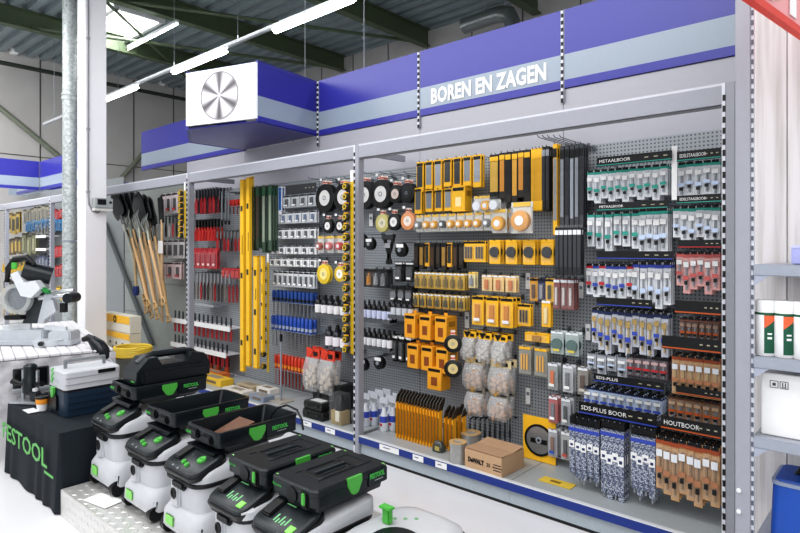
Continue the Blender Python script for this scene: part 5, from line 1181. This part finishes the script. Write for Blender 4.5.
o = thing('yellow_flyer', 'yellow printed card lying flat on the shelf under the hammer drills', 'card', P(560, 471, 3.5)); o.location.z = .166; o.location.y = 3.46; MB().box((0, 0, 0), (.22, .09, .003)).build('card', H('e0c04a'), o); MB().box((-.01, 0, .002), (.07, .03, .001)).build('print', H('8a6a20'), o)
o = thing('small_parts_bag', 'small dark plastic bag of parts left of the wire spool', 'bag', P(439, 458, 3.42)); o.location.z = .164; MB().loft([(0, 0, 0, .09, .07, .02), (0, 0, .04, .10, .07, .025), (0, 0, .075, .05, .02, .005)], seg=3).build('bag', H('4a4d48', rough=.25), o); MB().box((.01, -.036, .03), (.04, .004, .03)).build('label', H('b8a860'), o)
# left deck: clutter on the shelf behind the trays
o = thing('display_stand', 'thin grey stand with square foot on the shelf left of the insulated screwdrivers', 'stand', (P(281, 0, 3.5).x, 3.5, .1635)); MB().cyl((0, 0, .01), (0, 0, .60), .010, n=10).build('pole', DSTEEL, o); MB().box((0, 0, .006), (.2, .16, .012)).build('foot', H('a9a49a'), o); MB().box((0, 0, .62), (.02, .02, .07)).build('tip', BLACK, o)
k = 0
for px, Y, w, d, h, c, l in ((215, 3.5, .5, .16, .07, 'e4bd3c', 'long yellow box on the left shelf behind the tote'), (214, 3.68, .5, .12, .06, 'c9703a', 'long orange box behind the yellow one on the left shelf'), (238, 3.42, .38, .14, .04, 'd8d4cc', 'flat white box on the left shelf'), (250, 3.6, .30, .14, .05, 'b8a88c', 'flat beige box on the left shelf'), (262, 3.42, .24, .13, .05, '8a94a4', 'flat blue grey box on the left shelf'), (268, 3.62, .24, .12, .06, 'e4e0da', 'white flat box next to the display stand')):
    o = thing('flat_box', l, 'box', (P(px, 0, Y).x, Y, .1635)); MB().box((0, 0, h/2), (w, d, h), bev=.003).build('box_body', H(c), o); MB().box((0, 0, h+.001), (w*.5, d*.5, .002)).build('top_label', H('9a8f80'), o); MB().box((0, -d/2-.001, h*.5), (w*.6, .002, h*.4)).build('print', H('7a6a58'), o)
for i, px in enumerate((211, 218, 227)):
    o = thing('caulk_cylinder', 'black topped orange cylinder standing on the left shelf behind the yellow box', 'bottle', (P(px, 0, 3.8).x, 3.80, .1635), 0, 'black topped cylinders'); MB().lathe([(.03, 0), (.03, .1)], n=14).build('cylinder_body', H('c9663a'), o); MB().lathe([(.031, .1), (.031, .2), (.02, .21)], n=14).build('cap', BLACK, o)
# yellow hose coil and yellow topped cartons near the shovels
o = thing('hose_coil', 'coil of yellow hose lying behind the black tote', 'hose', (-5.95, 2.95, 0)); p = P(133, 353, 3.05); o.location = (p.x, 3.05, 0)
hz = p.z-.03
b = MB(); pts = []
for k in range(5):
    for a in range(24): pts.append((.19*math.cos(2*PI*a/24)*(1+.02*k), .20*math.sin(2*PI*a/24), hz+.022*(k+a/24)))
b.tube(pts, .016, n=8).build('hose', H('e3c443', rough=.4), o); MB().cyl((0, 0, 0), (0, 0, hz-.015), .19, n=28).build('drum', H('55564f'), o)
for k, (px, l, zz) in enumerate(((125, 'yellow topped white carton with printed tool pictures beside the column', 0),)):
    p0 = P(106, 348, 3.15); p1 = P(134, 348, 3.15); z1 = P(125, 315, 3.15).z
    o = thing('tool_carton', l, 'carton', ((p0.x+p1.x)/2, 3.17, 0)); ww = p1.x-p0.x
    zmid = P(125, 332, 3.15).z
    MB().box((0, 0, zmid/2), (ww, .14, zmid), bev=.004).build('carton_body', H('d8d4c6'), o); MB().box((0, -.0725, zmid-.04), (ww*.98, .004, .07)).build('yellow_band', YEL, o)
    o2 = thing('tool_carton', 'second white carton with yellow top, stacked on the one beside the column', 'carton', ((p0.x+p1.x)/2, 3.17, zmid+.002)); hh = z1-zmid
    MB().box((0, 0, hh/2), (ww, .14, hh-.004), bev=.004).build('carton_body', H('dcd8cc'), o2); MB().box((0, -.0725, hh*.75), (ww*.98, .004, hh*.45)).build('yellow_band', YEL, o2)
    MB().ring((.0, -.077, hh*.72), .045, .022, .004, n=16).build('tool_picture', BLACK, o2)
    for q_ in range(5):
        MB().ring((-.15+.09*q_, -.074, zmid-.14-.06*(q_ % 2)), .018, .006, .003, n=12).build('tool_picture', BLACK, o)
    m = MB()
    for q_ in range(4): m.box((-.16+.1*q_, -.073, zmid-.25), (.05, .002, .03))
    m.build('print', H('5a5648'), o)
# ---- shovels and long handled tools
def shovel(pt, pb, label, kind, Y=3.62, hcol='c9a57a'):
    top = P(pt[0], pt[1], Y); bot = P(pb[0], pb[1], Y); ln = (top-bot).length; lean = math.atan2(top.x-bot.x, top.z-bot.z)
    o = thing('shovel' if kind == 'shovel' else 'garden_fork', label, 'shovel' if kind == 'shovel' else 'fork', bot); o.rotation_euler = (0, lean, 0)
    MB().tube([(0, 0, .08), (0, 0, ln*.35), (0, -.01, ln*.72), (0, 0, ln*.80)], [.019, .022, .022, .018], n=9).build('wooden_shaft', H(hcol, rough=.5), o)
    MB().tube([(-.05, 0, .01), (.05, 0, .01)], .014).tube([(-.05, 0, .01), (-.02, 0, .09), (0, 0, .12)], .010).tube([(.05, 0, .01), (.02, 0, .09), (0, 0, .12)], .010).build('grip', H('c2a272'), o)
    MB().tube([(0, 0, ln*.60), (0, -.012, ln*.74), (0, 0, ln*.86)], .022, n=9).build('socket', H('8f9386' if kind != 'shovel' else '4a4d4c', rough=.35, metal=.4), o)
    if kind == 'shovel':
        m = MB(); z0 = ln*.80; L_ = ln*.26
        def f(u, v): 
            w_ = .15*(1-max(0, (v-.62)/.38)**2*.75)*(.8+.2*min(1, v*5)); x = (u-.5)*2*w_
            return Vector((x, -.03*math.sin(v*PI*.8)+.25*x*x*8*.1-.02, z0+L_*v))
        m.grid(f, 8, 10); bl_ = m.build('blade', H('1c1e20', rough=.4), o, ang=80)
        md = bl_.modifiers.new('s', 'SOLIDIFY'); md.thickness = .006
    else:
        m = MB()
        for k in (-1.5, -.5, .5, 1.5): m.tube([(0, 0, ln*.80), (k*.045, -.02, ln*.85), (k*.05, -.03, ln*.93), (k*.05, 0, ln*1.0)], [.010, .009, .008, .004], n=6)
        m.build('tines', H('8a8d88', rough=.35, metal=.4), o)
    return o
shp = [((117, 197), (145, 300), 'a9aaa0'), ((122, 196), (147, 313), 'c9a57a'), ((128, 196), (152, 318), 'd0ad80'), ((134, 197), (155, 306), 'c4a070'), ((140, 199), (158, 319), 'd0ad80'), ((146, 201), (161, 305), 'bfa078'), ((151, 204), (169, 322), 'caa878')]
nm = ['black bladed shovel, leftmost by the switch box', 'black bladed shovel, second from the switch box', 'black bladed shovel, third from the switch box', 'black bladed shovel, fourth in the row', 'black bladed shovel, fifth in the row', 'black bladed shovel, sixth in the row', 'black bladed shovel, rightmost, handle reaching lowest']
for k, (pt, pb, c) in enumerate(shp): shovel(pt, pb, nm[k], 'shovel', Y=3.46+.05*(k % 4), hcol=c)
for k, (pt, pb) in enumerate((((127, 213), (149, 306)), ((136, 212), (156, 309)), ((145, 216), (164, 305)))): shovel(pt, pb, ['grey steel garden fork, left of three among the shovels', 'grey steel garden fork, middle of three among the shovels', 'grey steel garden fork, right of three among the shovels'][k], 'fork', Y=3.38)
o = thing('flat_spade', 'upright black blade tool with pale handle left of the pale red packs', 'spade', P(162, 322, 3.55)); MB().tube([(0, 0, 0), (0, 0, 1.3)], .018, n=9).build('shaft', H('cdb08a'), o); MB().box((-.03, 0, 1.42), (.11, .02, .34), bev=.006, rot=Matrix.Rotation(-.15, 4, 'Y')).build('blade', H('2a2c2e'), o); MB().box((.0, -.02, .95), (.12, .006, .16)).build('label', WHITE, o)
o = thing('blue_capped_handle', 'dark blue capped handle end below the leftmost shovel', 'handle', P(136, 290, 3.42)); MB().lathe([(.03, -.07), (.045, -.03), (.035, .05)], n=14).build('cap', H('23346e'), o); MB().cyl((0, 0, .05), (-.06, 0, .5), .016, n=9).build('shaft', H('b9a07a'), o)
# ---- far left bay
def fl_(x0, x1, n, y, hpx, c, win, label, group, tool='bar', head='2a2a2a', d=2, wl=None): row([blistercard('paint_tool_pack', W(x0, x1, n, f=.85), wpx(x0, 3.7, hpx), H(c), H(head), H(win), H(wl) if wl else None, tool)], x0, x1, n, y, label, group, depth=d, hk=False, jit=.03)
fl_(25, 47, 7, 208, 15, '8f8a78', '6a6a62', 'grey brush pack in the top row of the far left bay', 'grey brushes, far left')
fl_(6, 18, 4, 214, 20, 'b59a48', '3a3426', 'yellow and black pack at the far left upper edge', 'yellow black packs, upper far left', tool='bars')
fl_(27, 60, 9, 221, 10, '2e78a8', '1c5a88', 'blue roller pack in the far left bay', 'blue roller packs', head='2e78a8')
fl_(6, 20, 5, 238, 16, '6a5a34', 'c9a83a', 'brown and yellow pack in the second row of the far left bay', 'brown yellow packs, second row'); fl_(24, 34, 3, 234, 20, '7a7a5a', '9a9a72', 'olive pack in the middle of the far left bay', 'olive packs')
fl_(6, 33, 8, 258, 17, '5a5236', 'b89a3a', 'dark yellow pack in the third row of the far left bay', 'dark yellow packs, third row', tool='plug'); fl_(5, 15, 4, 280, 18, '4a4638', 'd0b040', 'black and yellow pack in the lowest row at the far left', 'black yellow packs, lowest row', tool='disc'); fl_(5, 15, 4, 302, 14, '3e3a30', 'c9a83a', 'black and yellow pack above the mitre saw base at the far left', 'black yellow packs, bottom')
fl_(54, 62, 3, 210, 9, 'b8242a', '8a2024', 'red pack at the top left of the galvanised pipe', 'red packs by the pipe, top'); fl_(54, 62, 3, 246, 11, 'c42a2e', '9a2024', 'red pack in the middle left of the galvanised pipe', 'red packs by the pipe, middle'); fl_(55, 62, 3, 264, 11, 'c42a2e', '8a2024', 'red pack low left of the galvanised pipe', 'red packs by the pipe, low')
for py, l in ((236, 'upper short white shelf in the far left bay'), (249, 'lower short white shelf in the far left bay')):
    o = thing('white_shelf', l, 'shelf', P(42, py, 3.66)); MB().box((0, .09, 0), (.55, .22, .015)).build('board', WHITE, o); MB().box((0, -.02, -.01), (.55, .008, .05)).build('front_lip', WHITE, o)
fl_(37, 47, 4, 224, 11, '8a8a84', '3a3a3c', 'grey box pack above the upper white shelf', 'grey packs over the shelf'); fl_(37, 47, 4, 254, 20, '4a5068', '7a7f8a', 'dark blue grey pack under the white shelves', 'blue grey packs')
fl_(58, 62, 2, 286, 12, 'e0bc34', 'c9a020', 'yellow pack beside the saw rail end', 'yellow packs low')
for py, l in ((181, 'empty peg hook high above the small discs'), (182, 'empty peg hook')): pass
for px in (316, 334, 352, 372, 388, 398, 412): hook(P(px, 0, 3.62).x, P(px, 179 if px < 360 else 174, 3.62).z, 3.52, 'empty peg hook in the row above the grinding discs', 'hooks above the grinding discs')
# ============================================================ CAMERA AND LIGHT
cam = bpy.data.cameras.new('camera'); co = bpy.data.objects.new('camera', cam); C.objects.link(co)
co.location = (0, 0, CH); co.rotation_euler = (PI/2, 0, TH)
cam.sensor_width = 36; cam.lens = F/800*36; cam.shift_y = -(266.5-HY)/800; cam.clip_start = .05
sc.camera = co
def area(name, loc, sx, sy, pw, rot=(0, 0, 0), col=(1, 1, 1)):
    l = bpy.data.lights.new(name, 'AREA'); l.shape = 'RECTANGLE'; l.size = sx; l.size_y = sy; l.energy = pw; l.color = col
    o = bpy.data.objects.new(name, l); C.objects.link(o); o.location = loc; o.rotation_euler = rot; return o
area('aisle_lamp', (-4, .9, 4.6), 12, 1.6, 260, (math.radians(18), 0, 0))
area('aisle_lamp', (-5, -1.9, 4.8), 12, .3, 240)
area('fascia_lamp', (-5.5, YL, ZL+.12), 10, .15, 60)
area('skylight_lamp', ((SX0+SX1)/2, (SY0+SY1)/2, ZR+.3), 2.4, 2.0, 260)
area('rear_area_light', (1.5, -3.5, 3.2), 5, 3, 90, (math.radians(62), 0, math.radians(25)))  # unseen area light behind the camera, facing the shelving
area('end_wall_fill', (-12.5, 1.5, 5.2), 6, 1.2, 330, (0, math.radians(25), math.radians(90)) if 0 else (0, math.radians(30), 0))  # unseen fill light added to brighten the end wall
w = bpy.data.worlds.new('world'); sc.world = w; w.use_nodes = True
w.node_tree.nodes['Background'].inputs[0].default_value = (.95, .97, 1, 1); w.node_tree.nodes['Background'].inputs[1].default_value = .55
sc.view_settings.view_transform = 'Standard'; sc.view_settings.look = 'Medium High Contrast'
sc.view_settings.exposure = -.06
